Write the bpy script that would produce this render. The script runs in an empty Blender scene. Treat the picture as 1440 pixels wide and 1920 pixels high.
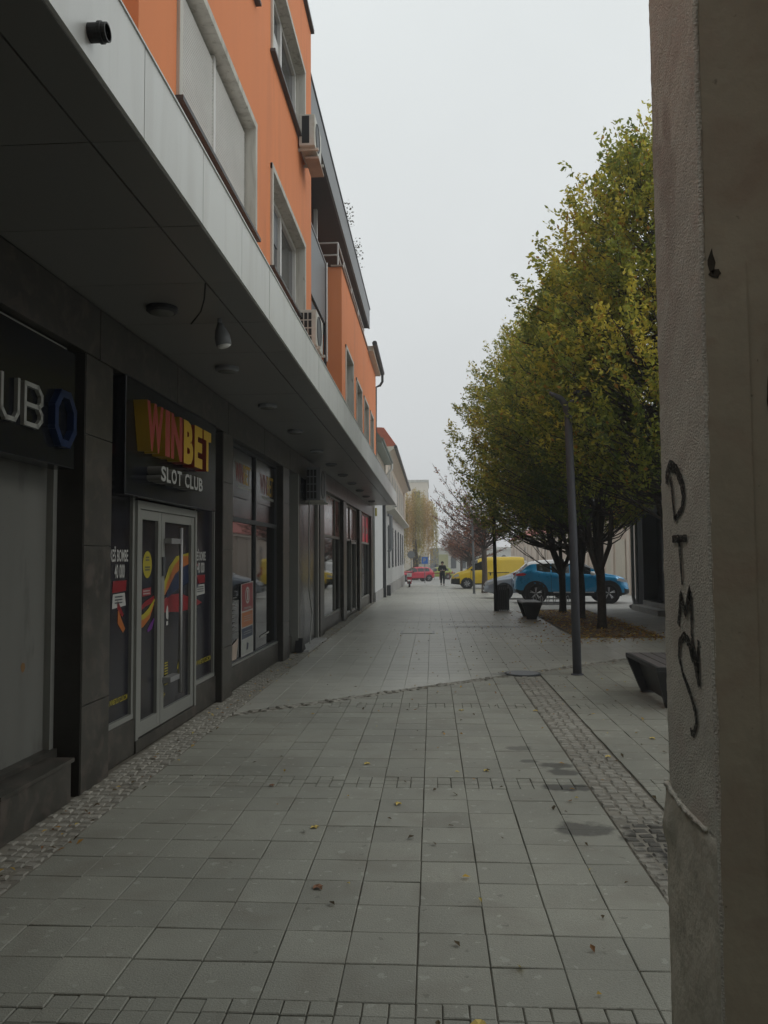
import bpy, math, random
import numpy as np
from mathutils import Vector, Matrix
from math import sin, cos, pi, radians, sqrt, atan2

random.seed(11)
rng = np.random.default_rng(11)
sc = bpy.context.scene
col = sc.collection

# ------------------------------------------------------------------ camera
cam_d = bpy.data.cameras.new('camera')
cam = bpy.data.objects.new('camera', cam_d)
col.objects.link(cam)
sc.camera = cam
cam_d.sensor_fit = 'VERTICAL'
cam_d.sensor_height = 24.0
cam_d.lens = 24.0 * 1500.0 / 1920.0
cam_d.clip_start = 0.05
cam_d.clip_end = 3000
HC = 1.68
_Y = Vector((91, -85, -1500)).normalized()
_u = Vector((-0.010, 1, 0))
_Z = (_u - _u.dot(_Y) * _Y).normalized()
_X = _Y.cross(_Z)
M = Matrix((_X, _Y, _Z)).to_4x4()
M.translation = Vector((0, 0, HC))
cam.matrix_world = M

# ------------------------------------------------------------------ sky, sun, exposure
world = bpy.data.worlds.new('World')
sc.world = world
world.use_nodes = True
nt = world.node_tree
for n in list(nt.nodes):
    nt.nodes.remove(n)
N = nt.nodes.new
L = nt.links.new
out = N('ShaderNodeOutputWorld'); bg = N('ShaderNodeBackground'); bg.inputs['Strength'].default_value = 0.1
sky = N('ShaderNodeTexSky'); sky.sky_type = 'NISHITA'; sky.sun_disc = False
sky.sun_elevation = radians(38); sky.sun_rotation = radians(60)
hs = N('ShaderNodeHueSaturation'); hs.inputs['Saturation'].default_value = 0.15
tc = N('ShaderNodeTexCoord'); sep = N('ShaderNodeSeparateXYZ')
ramp = N('ShaderNodeValToRGB')
ramp.color_ramp.elements[0].position = 0.0; ramp.color_ramp.elements[0].color = (0.66, 0.68, 0.69, 1)
ramp.color_ramp.elements[1].position = 0.75; ramp.color_ramp.elements[1].color = (0.80, 0.845, 0.845, 1)
noi = N('ShaderNodeTexNoise'); noi.inputs['Scale'].default_value = 2.2; noi.inputs['Detail'].default_value = 4
nr = N('ShaderNodeMapRange'); nr.inputs['To Min'].default_value = 9.2; nr.inputs['To Max'].default_value = 11.7
mul = N('ShaderNodeVectorMath'); mul.operation = 'SCALE'
mx = N('ShaderNodeMixRGB'); mx.inputs['Fac'].default_value = 0.93
L(tc.outputs['Generated'], sep.inputs[0]); L(sep.outputs['Z'], ramp.inputs[0])
L(tc.outputs['Generated'], noi.inputs['Vector']); L(noi.outputs['Fac'], nr.inputs['Value'])
L(ramp.outputs[0], mul.inputs[0]); L(nr.outputs[0], mul.inputs['Scale'])
L(sky.outputs[0], hs.inputs['Color']); L(hs.outputs[0], mx.inputs[1]); L(mul.outputs[0], mx.inputs[2])
L(mx.outputs[0], bg.inputs['Color']); L(bg.outputs[0], out.inputs['Surface'])

sun_d = bpy.data.lights.new('sun', 'SUN'); sun_d.energy = 0.5; sun_d.angle = radians(25); sun_d.color = (1, 0.97, 0.93)
sun = bpy.data.objects.new('sun', sun_d); col.objects.link(sun)
sun.rotation_euler = (radians(52), 0, radians(60 + 90 - 60))
sun.location = (30, 10, 40)

sc.view_settings.view_transform = 'Standard'
sc.view_settings.look = 'None'
sc.view_settings.exposure = 0.0
sc.view_settings.gamma = 1.0
sc.view_settings.use_curve_mapping = False
sc.cycles.max_bounces = 8
sc.cycles.volume_bounces = 0
sc.cycles.use_denoising = True

# ------------------------------------------------------------------ materials
MATS = {}
def mat(name, c, rough=0.7, metal=0.0, var=0.12, scale=3.0, bump=0.0, bscale=60.0, spec=0.4, coat=0.0,
        c2=None, c2amt=0.5, streak=False, rand=0.0, emit=None):
    if name in MATS:
        return MATS[name]
    m = bpy.data.materials.new(name); m.use_nodes = True
    t = m.node_tree; b = t.nodes['Principled BSDF']
    b.inputs['Roughness'].default_value = rough
    b.inputs['Metallic'].default_value = metal
    b.inputs['Specular IOR Level'].default_value = spec
    b.inputs['Coat Weight'].default_value = coat
    geo = t.nodes.new('ShaderNodeNewGeometry')
    n1 = t.nodes.new('ShaderNodeTexNoise'); n1.inputs['Scale'].default_value = scale; n1.inputs['Detail'].default_value = 6
    n1.inputs['Roughness'].default_value = 0.65
    vec = geo.outputs['Position']
    if streak:
        mp = t.nodes.new('ShaderNodeMapping'); mp.inputs['Scale'].default_value = (1, 1, 0.12)
        t.links.new(vec, mp.inputs['Vector']); vec = mp.outputs[0]
    t.links.new(vec, n1.inputs['Vector'])
    cr = t.nodes.new('ShaderNodeValToRGB')
    a = tuple(max(0, x * (1 - var)) for x in c); bb = tuple(min(1, x * (1 + var)) for x in c)
    cr.color_ramp.elements[0].position = 0.3; cr.color_ramp.elements[0].color = (*a, 1)
    cr.color_ramp.elements[1].position = 0.7; cr.color_ramp.elements[1].color = (*bb, 1)
    t.links.new(n1.outputs['Fac'], cr.inputs[0])
    colr = cr.outputs[0]
    if c2 is not None:
        n2 = t.nodes.new('ShaderNodeTexNoise'); n2.inputs['Scale'].default_value = scale * 2.7; n2.inputs['Detail'].default_value = 8
        n2.inputs['Distortion'].default_value = 0.6
        t.links.new(vec, n2.inputs['Vector'])
        r2 = t.nodes.new('ShaderNodeMapRange'); r2.inputs['From Min'].default_value = 0.5; r2.inputs['From Max'].default_value = 0.68
        r2.inputs['To Max'].default_value = c2amt
        t.links.new(n2.outputs['Fac'], r2.inputs['Value'])
        m2 = t.nodes.new('ShaderNodeMixRGB'); m2.inputs[2].default_value = (*c2, 1)
        t.links.new(r2.outputs[0], m2.inputs['Fac']); t.links.new(colr, m2.inputs[1]); colr = m2.outputs[0]
    if rand > 0:
        oi = t.nodes.new('ShaderNodeObjectInfo')
        ad = t.nodes.new('ShaderNodeMath'); ad.operation = 'ADD'
        t.links.new(oi.outputs['Random'], ad.inputs[0]); t.links.new(geo.outputs['Random Per Island'], ad.inputs[1])
        fr = t.nodes.new('ShaderNodeMath'); fr.operation = 'FRACT'; t.links.new(ad.outputs[0], fr.inputs[0])
        mr = t.nodes.new('ShaderNodeMapRange'); mr.inputs['To Min'].default_value = 1 - rand; mr.inputs['To Max'].default_value = 1 + rand
        t.links.new(fr.outputs[0], mr.inputs['Value'])
        sm = t.nodes.new('ShaderNodeVectorMath'); sm.operation = 'SCALE'
        t.links.new(colr, sm.inputs[0]); t.links.new(mr.outputs[0], sm.inputs['Scale']); colr = sm.outputs[0]
    t.links.new(colr, b.inputs['Base Color'])
    rr = t.nodes.new('ShaderNodeMapRange'); rr.inputs['To Min'].default_value = max(0.02, rough * 0.8); rr.inputs['To Max'].default_value = min(1, rough * 1.2)
    t.links.new(n1.outputs['Fac'], rr.inputs['Value']); t.links.new(rr.outputs[0], b.inputs['Roughness'])
    if bump > 0:
        nb = t.nodes.new('ShaderNodeTexNoise'); nb.inputs['Scale'].default_value = bscale; nb.inputs['Detail'].default_value = 5
        t.links.new(geo.outputs['Position'], nb.inputs['Vector'])
        bp = t.nodes.new('ShaderNodeBump'); bp.inputs['Strength'].default_value = min(1, bump); bp.inputs['Distance'].default_value = 0.01
        t.links.new(nb.outputs['Fac'], bp.inputs['Height']); t.links.new(bp.outputs[0], b.inputs['Normal'])
    if emit:
        b.inputs['Emission Color'].default_value = (*emit[:3], 1); b.inputs['Emission Strength'].default_value = emit[3]
    MATS[name] = m
    m['colr'] = 1
    return m

def srgb(r, g, b):
    f = lambda v: ((v / 255 + 0.055) / 1.055) ** 2.4 if v > 10 else v / 255 / 12.92
    return (f(r), f(g), f(b))

def ground_mat(name, c, dirt, rand=0.12, stains=(), spots=True, bump=0.5, rough=0.8, spec=0.3):
    m = mat(name, c, rough=rough, var=0.10, scale=1.1, bump=bump, bscale=120, spec=spec, c2=dirt, c2amt=0.35, rand=rand)
    t = m.node_tree; b = t.nodes['Principled BSDF']
    geo = t.nodes.new('ShaderNodeNewGeometry')
    src = b.inputs['Base Color'].links[0].from_socket
    # broad stains and wear
    nz = t.nodes.new('ShaderNodeTexNoise'); nz.inputs['Scale'].default_value = 0.35; nz.inputs['Detail'].default_value = 7
    t.links.new(geo.outputs['Position'], nz.inputs['Vector'])
    r = t.nodes.new('ShaderNodeMapRange'); r.inputs['From Min'].default_value = 0.3; r.inputs['From Max'].default_value = 0.7
    r.inputs['To Min'].default_value = 0.82; r.inputs['To Max'].default_value = 1.12
    t.links.new(nz.outputs['Fac'], r.inputs['Value'])
    s = t.nodes.new('ShaderNodeVectorMath'); s.operation = 'SCALE'
    t.links.new(src, s.inputs[0]); t.links.new(r.outputs[0], s.inputs['Scale']); src = s.outputs[0]
    # fine grain of the concrete
    ng = t.nodes.new('ShaderNodeTexNoise'); ng.inputs['Scale'].default_value = 260; ng.inputs['Detail'].default_value = 2
    t.links.new(geo.outputs['Position'], ng.inputs['Vector'])
    rg = t.nodes.new('ShaderNodeMapRange'); rg.inputs['From Min'].default_value = 0.3; rg.inputs['From Max'].default_value = 0.7
    rg.inputs['To Min'].default_value = 0.8; rg.inputs['To Max'].default_value = 1.2
    t.links.new(ng.outputs['Fac'], rg.inputs['Value'])
    s2 = t.nodes.new('ShaderNodeVectorMath'); s2.operation = 'SCALE'
    t.links.new(src, s2.inputs[0]); t.links.new(rg.outputs[0], s2.inputs['Scale']); src = s2.outputs[0]
    if spots:
        for sc_, thr, colr, dens in ((6.0, 0.085, (0.42, 0.42, 0.38), 0.35), (9.0, 0.05, (0.55, 0.54, 0.48), 0.6), (5.5, 0.05, (0.07, 0.065, 0.055), 0.6)):
            vo = t.nodes.new('ShaderNodeTexVoronoi'); vo.inputs['Scale'].default_value = sc_; vo.voronoi_dimensions = '2D'
            dn = t.nodes.new('ShaderNodeTexNoise'); dn.inputs['Scale'].default_value = 25
            t.links.new(geo.outputs['Position'], dn.inputs['Vector'])
            ma = t.nodes.new('ShaderNodeVectorMath'); ma.operation = 'SCALE'; ma.inputs['Scale'].default_value = 0.07
            t.links.new(dn.outputs['Color'], ma.inputs[0])
            ad = t.nodes.new('ShaderNodeVectorMath'); ad.operation = 'ADD'
            t.links.new(geo.outputs['Position'], ad.inputs[0]); t.links.new(ma.outputs[0], ad.inputs[1])
            t.links.new(ad.outputs[0], vo.inputs['Vector'])
            # radius varies per cell so that most cells are empty
            sp = t.nodes.new('ShaderNodeSeparateColor'); t.links.new(vo.outputs['Color'], sp.inputs[0])
            rr = t.nodes.new('ShaderNodeMapRange'); rr.inputs['From Min'].default_value = dens; rr.inputs['From Max'].default_value = 1.0
            rr.inputs['To Min'].default_value = 0.0; rr.inputs['To Max'].default_value = thr * 1.6
            t.links.new(sp.outputs[0], rr.inputs['Value'])
            lt = t.nodes.new('ShaderNodeMath'); lt.operation = 'LESS_THAN'
            t.links.new(vo.outputs['Distance'], lt.inputs[0]); t.links.new(rr.outputs[0], lt.inputs[1])
            fm = t.nodes.new('ShaderNodeMath'); fm.operation = 'MULTIPLY'; fm.inputs[1].default_value = 0.38
            t.links.new(lt.outputs[0], fm.inputs[0])
            mm = t.nodes.new('ShaderNodeMixRGB'); mm.inputs[2].default_value = (*colr, 1)
            t.links.new(fm.outputs[0], mm.inputs['Fac']); t.links.new(src, mm.inputs[1]); src = mm.outputs[0]
    for (x, y, rx, ry, amt) in stains:
        mp = t.nodes.new('ShaderNodeMapping'); mp.vector_type = 'TEXTURE'
        mp.inputs['Location'].default_value = (x, y, 0); mp.inputs['Scale'].default_value = (rx, ry, 50)
        dn = t.nodes.new('ShaderNodeTexNoise'); dn.inputs['Scale'].default_value = 9; dn.inputs['Detail'].default_value = 5
        t.links.new(geo.outputs['Position'], dn.inputs['Vector'])
        t.links.new(geo.outputs['Position'], mp.inputs['Vector'])
        ln = t.nodes.new('ShaderNodeVectorMath'); ln.operation = 'LENGTH'; t.links.new(mp.outputs[0], ln.inputs[0])
        ad = t.nodes.new('ShaderNodeMath'); ad.operation = 'ADD'; t.links.new(ln.outputs['Value'], ad.inputs[0])
        d2 = t.nodes.new('ShaderNodeMath'); d2.operation = 'MULTIPLY_ADD'; d2.inputs[1].default_value = 1.6; d2.inputs[2].default_value = -0.8
        t.links.new(dn.outputs['Fac'], d2.inputs[0]); t.links.new(d2.outputs[0], ad.inputs[1])
        mr = t.nodes.new('ShaderNodeMapRange'); mr.inputs['From Min'].default_value = 0.75; mr.inputs['From Max'].default_value = 1.1
        mr.inputs['To Min'].default_value = amt; mr.inputs['To Max'].default_value = 0.0
        t.links.new(ad.outputs[0], mr.inputs['Value'])
        mm = t.nodes.new('ShaderNodeMixRGB'); mm.inputs[2].default_value = (0.035, 0.033, 0.03, 1)
        t.links.new(mr.outputs[0], mm.inputs['Fac']); t.links.new(src, mm.inputs[1]); src = mm.outputs[0]
    t.links.new(src, b.inputs['Base Color'])
    return m

STAINS = ((0.98, 6.63, 0.14, 0.10, .7), (1.0, 6.42, 0.13, 0.1, .7), (0.78, 6.75, 0.08, 0.06, .6), (0.98, 6.0, 0.2, 0.10, .75), (0.75, 7.2, 0.12, 0.1, .5),
          (0.92, 5.1, 0.20, 0.14, .7), (1.32, 4.95, 0.2, 0.35, .75), (1.42, 4.5, 0.22, 0.35, .7), (1.2, 11.7, .35, .2, .7), (1.3, 19.5, 1.1, .35, .6), (0.2, 21, 1.4, .3, .35))
SLAB = srgb(150, 149, 138)
m_slab = ground_mat('slab_concrete', (0.262, 0.262, 0.222), (0.18, 0.163, 0.13), rand=0.085, rough=0.6, spec=0.5, bump=0.35, stains=STAINS)
m_slab2 = ground_mat('slab_concrete_far_lit', (0.375, 0.373, 0.325), (0.27, 0.25, 0.205), rand=0.05, rough=0.40, spec=0.6, bump=0.08, stains=STAINS)  # brighter daylight up the street is put into this paler slab colour
m_cob = ground_mat('cobble_granite', (0.285, 0.275, 0.238), (0.21, 0.19, 0.155), rand=0.10, spots=False, stains=STAINS)
m_mortar = mat('joint_dirt', (0.125, 0.113, 0.09), 0.95, var=0.3, scale=9, bump=0.6)
m_bed2 = mat('joint_sand', (0.24, 0.225, 0.19), 0.95, var=0.2, scale=9)
m_bed1 = mat('joint_dirt_brown', (0.19, 0.178, 0.148), 0.95, var=0.3, scale=9)
m_asph = mat('asphalt', (0.38, 0.375, 0.355), 0.8, var=0.15, scale=1.3, bump=0.5, bscale=90, c2=(0.21, 0.21, 0.2))
m_conc = mat('concrete_path', (0.36, 0.36, 0.35), 0.85, var=0.12, scale=0.8, bump=0.3, c2=(0.2, 0.2, 0.19))
m_soil = mat('tree_bed_soil', (0.17, 0.135, 0.10), 0.95, var=0.3, scale=6, bump=0.8)
m_marble = mat('dark_marble', (0.045, 0.043, 0.037), 0.36, var=0.35, scale=2.6, c2=(0.11, 0.09, 0.078), c2amt=0.6, spec=0.4)
m_marble_d = mat('dark_marble_shaded_side', (0.035, 0.033, 0.029), 0.35, var=0.3, scale=3, spec=0.4)  # darker copy of the marble, shade of the column sides in its colour
m_orange = mat('orange_plaster', (0.78, 0.27, 0.112), 0.9, var=0.06, scale=0.8, bump=0.2, bscale=200, c2=(0.62, 0.225, 0.105), c2amt=0.4, streak=True)
m_trimw = mat('window_surround', (0.56, 0.55, 0.50), 0.8, var=0.12, scale=4, streak=True, c2=(0.25, 0.235, 0.2))
m_white = mat('white_plastic', (0.66, 0.66, 0.64), 0.45, var=0.05)
m_shut = mat('shutter_slats', (0.86, 0.86, 0.84), 0.5, var=0.05)
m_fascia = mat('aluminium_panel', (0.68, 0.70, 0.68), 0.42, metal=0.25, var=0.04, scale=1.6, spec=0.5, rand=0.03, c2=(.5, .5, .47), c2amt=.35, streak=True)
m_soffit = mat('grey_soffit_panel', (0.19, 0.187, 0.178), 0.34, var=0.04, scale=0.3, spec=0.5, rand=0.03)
m_alu = mat('aluminium_frame', (0.26, 0.265, 0.245), 0.4, metal=0.35, var=0.06)
m_dgrey = mat('dark_grey_metal', (0.06, 0.064, 0.068), 0.5, var=0.1)
m_mgrey = mat('mid_grey_metal', (0.2, 0.21, 0.22), 0.5, var=0.08)
m_black = mat('black_plastic', (0.014, 0.014, 0.015), 0.5, var=0.2)
m_blackg = mat('black_sign_face', (0.008, 0.009, 0.012), 0.22, var=0.1, spec=0.5)
m_glass = mat('shop_glass', (0.010, 0.0105, 0.011), 0.03, var=0.1, spec=0.5)
m_glassw = mat('window_glass', (0.05, 0.055, 0.06), 0.05, var=0.2, spec=0.8)
m_film = mat('dark_window_film', (0.013, 0.013, 0.018), 0.2, var=0.6, scale=1.4, c2=(0.03, 0.022, 0.02), spec=0.55)
m_red = mat('print_red', (0.19, 0.016, 0.02), 0.35, var=0.1)
m_redd = mat('letter_red', (0.24, 0.04, 0.03), 0.4, var=0.08)
m_yel = mat('letter_yellow', (0.40, 0.25, 0.02), 0.4, var=0.06)
m_yelp = mat('print_yellow', (0.31, 0.26, 0.025), 0.4, var=0.05)
m_org = mat('print_orange', (0.32, 0.10, 0.025), 0.35, var=0.1)
m_blue = mat('print_blue', (0.012, 0.022, 0.055), 0.35, var=0.1)
m_navy = mat('sign_ring_blue', (0.012, 0.025, 0.075), 0.3, var=0.2)
m_pur = mat('print_purple', (0.10, 0.025, 0.15), 0.35, var=0.1)
m_whp = mat('print_white', (0.36, 0.36, 0.34), 0.45, var=0.04)
m_letw = mat('letter_white', (0.28, 0.285, 0.265), 0.4, var=0.04)
m_letg = mat('letter_grey_side', (0.12, 0.12, 0.11), 0.5, var=0.05)
m_board = mat('grey_board', (0.115, 0.116, 0.104), 0.6, var=0.12, scale=1.5, streak=True)
m_acw = mat('ac_casing', (0.55, 0.54, 0.49), 0.5, var=0.08, c2=(0.4, 0.35, 0.27), c2amt=0.4)
m_accop = mat('rusty_tray', (0.36, 0.29, 0.24), 0.6, var=0.2)
m_tyre = mat('tyre', (0.02, 0.02, 0.02), 0.8, var=0.2)
m_rim = mat('alloy_rim', (0.55, 0.55, 0.56), 0.3, metal=0.7, var=0.05)
m_bark = mat('bark', (0.055, 0.047, 0.038), 0.95, var=0.35, scale=14, bump=0.8, bscale=40)
m_post = mat('lamp_post_paint', (0.075, 0.078, 0.09), 0.45, var=0.1)
m_plA = mat('rough_plaster', (0.68, 0.655, 0.565), 0.95, var=0.14, scale=2.3, c2=(0.62, 0.545, 0.47), c2amt=0.6, bump=1.0, bscale=150)
m_plB = mat('smooth_plaster', (0.50, 0.455, 0.35), 0.9, var=0.14, scale=1.7, c2=(0.43, 0.34, 0.26), c2amt=0.7, bump=0.35, bscale=25)
m_plC = mat('cement_patch', (0.63, 0.59, 0.49), 0.95, var=0.12, scale=3, c2=(0.38, 0.365, 0.29), bump=0.5, bscale=50)
m_paint = mat('graffiti_paint', (0.022, 0.022, 0.02), 0.7, var=0.3, scale=30)
m_hole = mat('plaster_chip', (0.07, 0.06, 0.045), 1.0, var=0.4, scale=20)
m_cream = mat('cream_render', (0.60, 0.50, 0.42), 0.9, var=0.08, scale=0.6, c2=(0.5, 0.43, 0.36), streak=True)
m_creaml = mat('cream_trim', (0.66, 0.58, 0.5), 0.9, var=0.05)
m_grw = mat('grey_render', (0.52, 0.535, 0.53), 0.9, var=0.08, scale=0.8, c2=(0.43, 0.44, 0.43), streak=True)
m_grw2 = mat('light_panel', (0.62, 0.64, 0.64), 0.7, var=0.05)
m_beige = mat('beige_render', (0.62, 0.57, 0.48), 0.9, var=0.07)
m_tile_r = mat('red_roof_tile', (0.40, 0.12, 0.075), 0.85, var=0.25, scale=5)
m_tile_p = mat('pink_roof_tile', (0.58, 0.20, 0.17), 0.85, var=0.2, scale=5)
m_green = mat('green_roof_sheet', (0.22, 0.27, 0.25), 0.5, var=0.1)
m_dbl = mat('dark_blue_grey_render', (0.085, 0.09, 0.1), 0.7, var=0.08)
m_door = mat('black_door', (0.012, 0.012, 0.014), 0.5, var=0.2)
m_farb = mat('far_concrete', (0.72, 0.66, 0.56), 0.9, var=0.08, streak=True)
m_farp = mat('far_pale_render', (0.62, 0.62, 0.58), 0.9, var=0.05)
m_olive = mat('olive_panel', (0.42, 0.42, 0.2), 0.8, var=0.05)
m_bench = mat('bench_metal', (0.028, 0.029, 0.03), 0.45, var=0.2)
m_benchs = mat('bench_slat', (0.11, 0.10, 0.098), 0.45, var=0.2, streak=False)
m_iron = mat('galvanised_steel', (0.3, 0.3, 0.3), 0.45, metal=0.5, var=0.1)

def speckle(m, sc_, thr, colr, amt=.8, stretch=(1, 1, 1)):
    t = m.node_tree; b = t.nodes['Principled BSDF']; src = b.inputs['Base Color'].links[0].from_socket
    geo = t.nodes.new('ShaderNodeNewGeometry'); mp = t.nodes.new('ShaderNodeMapping'); mp.inputs['Scale'].default_value = stretch
    t.links.new(geo.outputs['Position'], mp.inputs['Vector'])
    n1 = t.nodes.new('ShaderNodeTexNoise'); n1.inputs['Scale'].default_value = sc_; n1.inputs['Detail'].default_value = 4; n1.inputs['Roughness'].default_value = .6
    t.links.new(mp.outputs[0], n1.inputs['Vector'])
    r = t.nodes.new('ShaderNodeMapRange'); r.inputs['From Min'].default_value = thr; r.inputs['From Max'].default_value = thr + .06; r.inputs['To Max'].default_value = amt
    t.links.new(n1.outputs['Fac'], r.inputs['Value'])
    mm = t.nodes.new('ShaderNodeMixRGB'); mm.inputs[2].default_value = (*colr, 1)
    t.links.new(r.outputs[0], mm.inputs['Fac']); t.links.new(src, mm.inputs[1]); t.links.new(mm.outputs[0], b.inputs['Base Color'])
speckle(m_plB, 14, .70, (.12, .105, .08), .8)
speckle(m_plB, 4, .62, (.30, .27, .20), .5, (1, 1, .4))
speckle(m_plB, 45, .70, (.10, .09, .07), .6)
speckle(m_plA, 22, .68, (.30, .28, .24), .6)
speckle(m_plA, 3, .60, (.40, .33, .28), .5, (1, 1, .5))
speckle(m_plC, 9, .64, (.40, .37, .31), .5)
speckle(m_board, 3, .58, (.07, .068, .06), .5, (1, 1, .3))
speckle(m_board, 16, .70, (.05, .045, .04), .6)
speckle(m_trimw, 12, .62, (.25, .23, .19), .6, (1, 1, .3))
speckle(m_orange, 2.2, .60, (.58, .21, .10), .35, (1, 1, .15))
speckle(m_marble, 11, .60, (.085, .072, .062), .5)
speckle(m_marble, 30, .68, (.12, .105, .095), .5)
def wear(m):          # paint that breaks up over the rough plaster
    t = m.node_tree; b = t.nodes['Principled BSDF']
    geo = t.nodes.new('ShaderNodeNewGeometry'); n1 = t.nodes.new('ShaderNodeTexNoise'); n1.inputs['Scale'].default_value = 130; n1.inputs['Detail'].default_value = 3
    t.links.new(geo.outputs['Position'], n1.inputs['Vector'])
    r = t.nodes.new('ShaderNodeMapRange'); r.inputs['From Min'].default_value = .36; r.inputs['From Max'].default_value = .50; r.inputs['To Min'].default_value = .5; r.inputs['To Max'].default_value = .98
    t.links.new(n1.outputs['Fac'], r.inputs['Value']); t.links.new(r.outputs[0], b.inputs['Alpha'])
wear(m_paint)

def leaf_mat(name):
    m = bpy.data.materials.new(name); m.use_nodes = True
    t = m.node_tree
    for n in list(t.nodes): t.nodes.remove(n)
    o = t.nodes.new('ShaderNodeOutputMaterial'); a = t.nodes.new('ShaderNodeAttribute'); a.attribute_name = 'Col'
    d = t.nodes.new('ShaderNodeBsdfPrincipled'); d.inputs['Roughness'].default_value = 0.55; d.inputs['Specular IOR Level'].default_value = 0.3
    tr = t.nodes.new('ShaderNodeBsdfTranslucent'); mi = t.nodes.new('ShaderNodeMixShader'); mi.inputs[0].default_value = 0.5
    t.links.new(a.outputs['Color'], d.inputs['Base Color']); t.links.new(a.outputs['Color'], tr.inputs['Color'])
    t.links.new(d.outputs[0], mi.inputs[1]); t.links.new(tr.outputs[0], mi.inputs[2]); t.links.new(mi.outputs[0], o.inputs['Surface'])
    return m
m_leaf = leaf_mat('leaves')

# ------------------------------------------------------------------ mesh helpers
def gz(y):
    return -0.014 * min(max(0.0, y - 30.0), 80.0)

ID = lambda u, v, w: (u, v, w)
K = 0.0115
USHIFT = None
def WL(u, o, z):                       # shop wall: u along the street, o out of the wall towards the street
    if USHIFT: u = float(np.interp(u, *USHIFT))
    return (-2.5 + o + K * (u - 9.5), u, z)

class MB:
    def __init__(s, f=ID):
        s.v = []; s.f = []; s.mi = []; s.f_ = f; s.cur = 0
    def p(s, *a):
        s.v.append(s.f_(*a)); return len(s.v) - 1
    def face(s, idx):
        s.f.append(tuple(idx)); s.mi.append(s.cur)
    def quad(s, a, b, c, d):
        s.face([s.p(*a), s.p(*b), s.p(*c), s.p(*d)])
    def box(s, x0, x1, y0, y1, z0, z1):
        i = [s.p(x, y, z) for x in (x0, x1) for y in (y0, y1) for z in (z0, z1)]
        for q in ((0, 1, 3, 2), (4, 6, 7, 5), (0, 4, 5, 1), (2, 3, 7, 6), (0, 2, 6, 4), (1, 5, 7, 3)):
            s.face([i[k] for k in q])
        return s
    def poly_prism(s, pts, h0, h1, axis='x'):
        n = len(pts)
        def P(a, b, h):
            return {'x': (h, a, b), 'y': (a, h, b), 'z': (a, b, h)}[axis]
        A = [s.p(*P(a, b, h0)) for a, b in pts]; B = [s.p(*P(a, b, h1)) for a, b in pts]
        s.face(A[::-1]); s.face(B)
        for k in range(n):
            j = (k + 1) % n
            s.face([A[k], A[j], B[j], B[k]])
        return s
    def tube(s, path, r, n=8, caps=True):
        rings = []
        P = [Vector(p) for p in path]
        rr = r if isinstance(r, (list, tuple)) else [r] * len(P)
        prev = None
        for i, p in enumerate(P):
            d = (P[min(i + 1, len(P) - 1)] - P[max(i - 1, 0)]).normalized()
            if prev is None:
                a = d.cross(Vector((0, 0, 1)))
                if a.length < 0.05: a = d.cross(Vector((1, 0, 0)))
                a.normalize()
            else:
                a = (prev - prev.dot(d) * d).normalized()
            prev = a
            b = d.cross(a)
            rings.append([s.p(*(p + rr[i] * (a * cos(2 * pi * k / n) + b * sin(2 * pi * k / n)))) for k in range(n)])
        for i in range(len(rings) - 1):
            for k in range(n):
                s.face([rings[i][k], rings[i][(k + 1) % n], rings[i + 1][(k + 1) % n], rings[i + 1][k]])
        if caps:
            s.face(rings[0][::-1]); s.face(rings[-1])
        return s
    def lathe(s, prof, origin=(0, 0, 0), axis='z', n=24):
        rings = []
        for (r, h) in prof:
            rg = []
            for k in range(n):
                c, d = r * cos(2 * pi * k / n), r * sin(2 * pi * k / n)
                q = {'z': (c, d, h), 'y': (c, h, d), 'x': (h, c, d)}[axis]
                rg.append(s.p(q[0] + origin[0], q[1] + origin[1], q[2] + origin[2]))
            rings.append(rg)
        for i in range(len(rings) - 1):
            for k in range(n):
                s.face([rings[i][k], rings[i][(k + 1) % n], rings[i + 1][(k + 1) % n], rings[i + 1][k]])
        s.face(rings[0][::-1]); s.face(rings[-1])
        return s
    def build(s, name, mats, parent=None, smooth=False, bevel=0.0, loc=None, **kw):
        me = bpy.data.meshes.new(name)
        me.from_pydata(s.v, [], s.f)
        if not isinstance(mats, (list, tuple)): mats = [mats]
        for m in mats: me.materials.append(m)
        if len(mats) > 1: me.polygons.foreach_set('material_index', s.mi)
        if smooth: me.polygons.foreach_set('use_smooth', [True] * len(me.polygons))
        me.update()
        o = bpy.data.objects.new(name, me); col.objects.link(o)
        if parent is not None:
            o.parent = parent; o.matrix_parent_inverse = Matrix.Translation(-parent.location) if loc is None else Matrix()
        if loc is not None: o.location = loc
        if bevel > 0:
            b = o.modifiers.new('bevel', 'BEVEL'); b.width = bevel; b.segments = 2; b.limit_method = 'ANGLE'
        for k_, v_ in kw.items(): o[k_] = v_
        return o

def tag(o, label=None, cat=None, group=None, kind=None):
    if label: o['label'] = label
    if cat: o['category'] = cat
    if group: o['group'] = group
    if kind: o['kind'] = kind
    return o

def empty(name, loc=(0, 0, 0), label=None, cat=None, group=None, kind=None):
    o = bpy.data.objects.new(name, None); col.objects.link(o); o.location = loc
    o.empty_display_size = 0.3
    return tag(o, label, cat, group, kind)

def bx(name, m, x0, x1, y0, y1, z0, z1, parent=None, f=ID, bevel=0.0, **kw):
    return MB(f).box(x0, x1, y0, y1, z0, z1).build(name, m, parent, bevel=bevel, **kw)

def wb(name, m, u0, u1, o0, o1, z0, z1, parent=None, bevel=0.0, **kw):   # box on the shop wall
    return MB(lambda x, y, z: WL(y, x, z)).box(o0, o1, u0, u1, z0, z1).build(name, m, parent, bevel=bevel, **kw)

def inst(src, loc, parent=None, rot=0.0, scale=None, name=None):
    o = src.copy(); col.objects.link(o)
    if parent is not None: o.parent = parent
    o.location = loc; o.rotation_euler = (0, 0, rot)
    if scale: o.scale = scale
    return o

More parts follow.
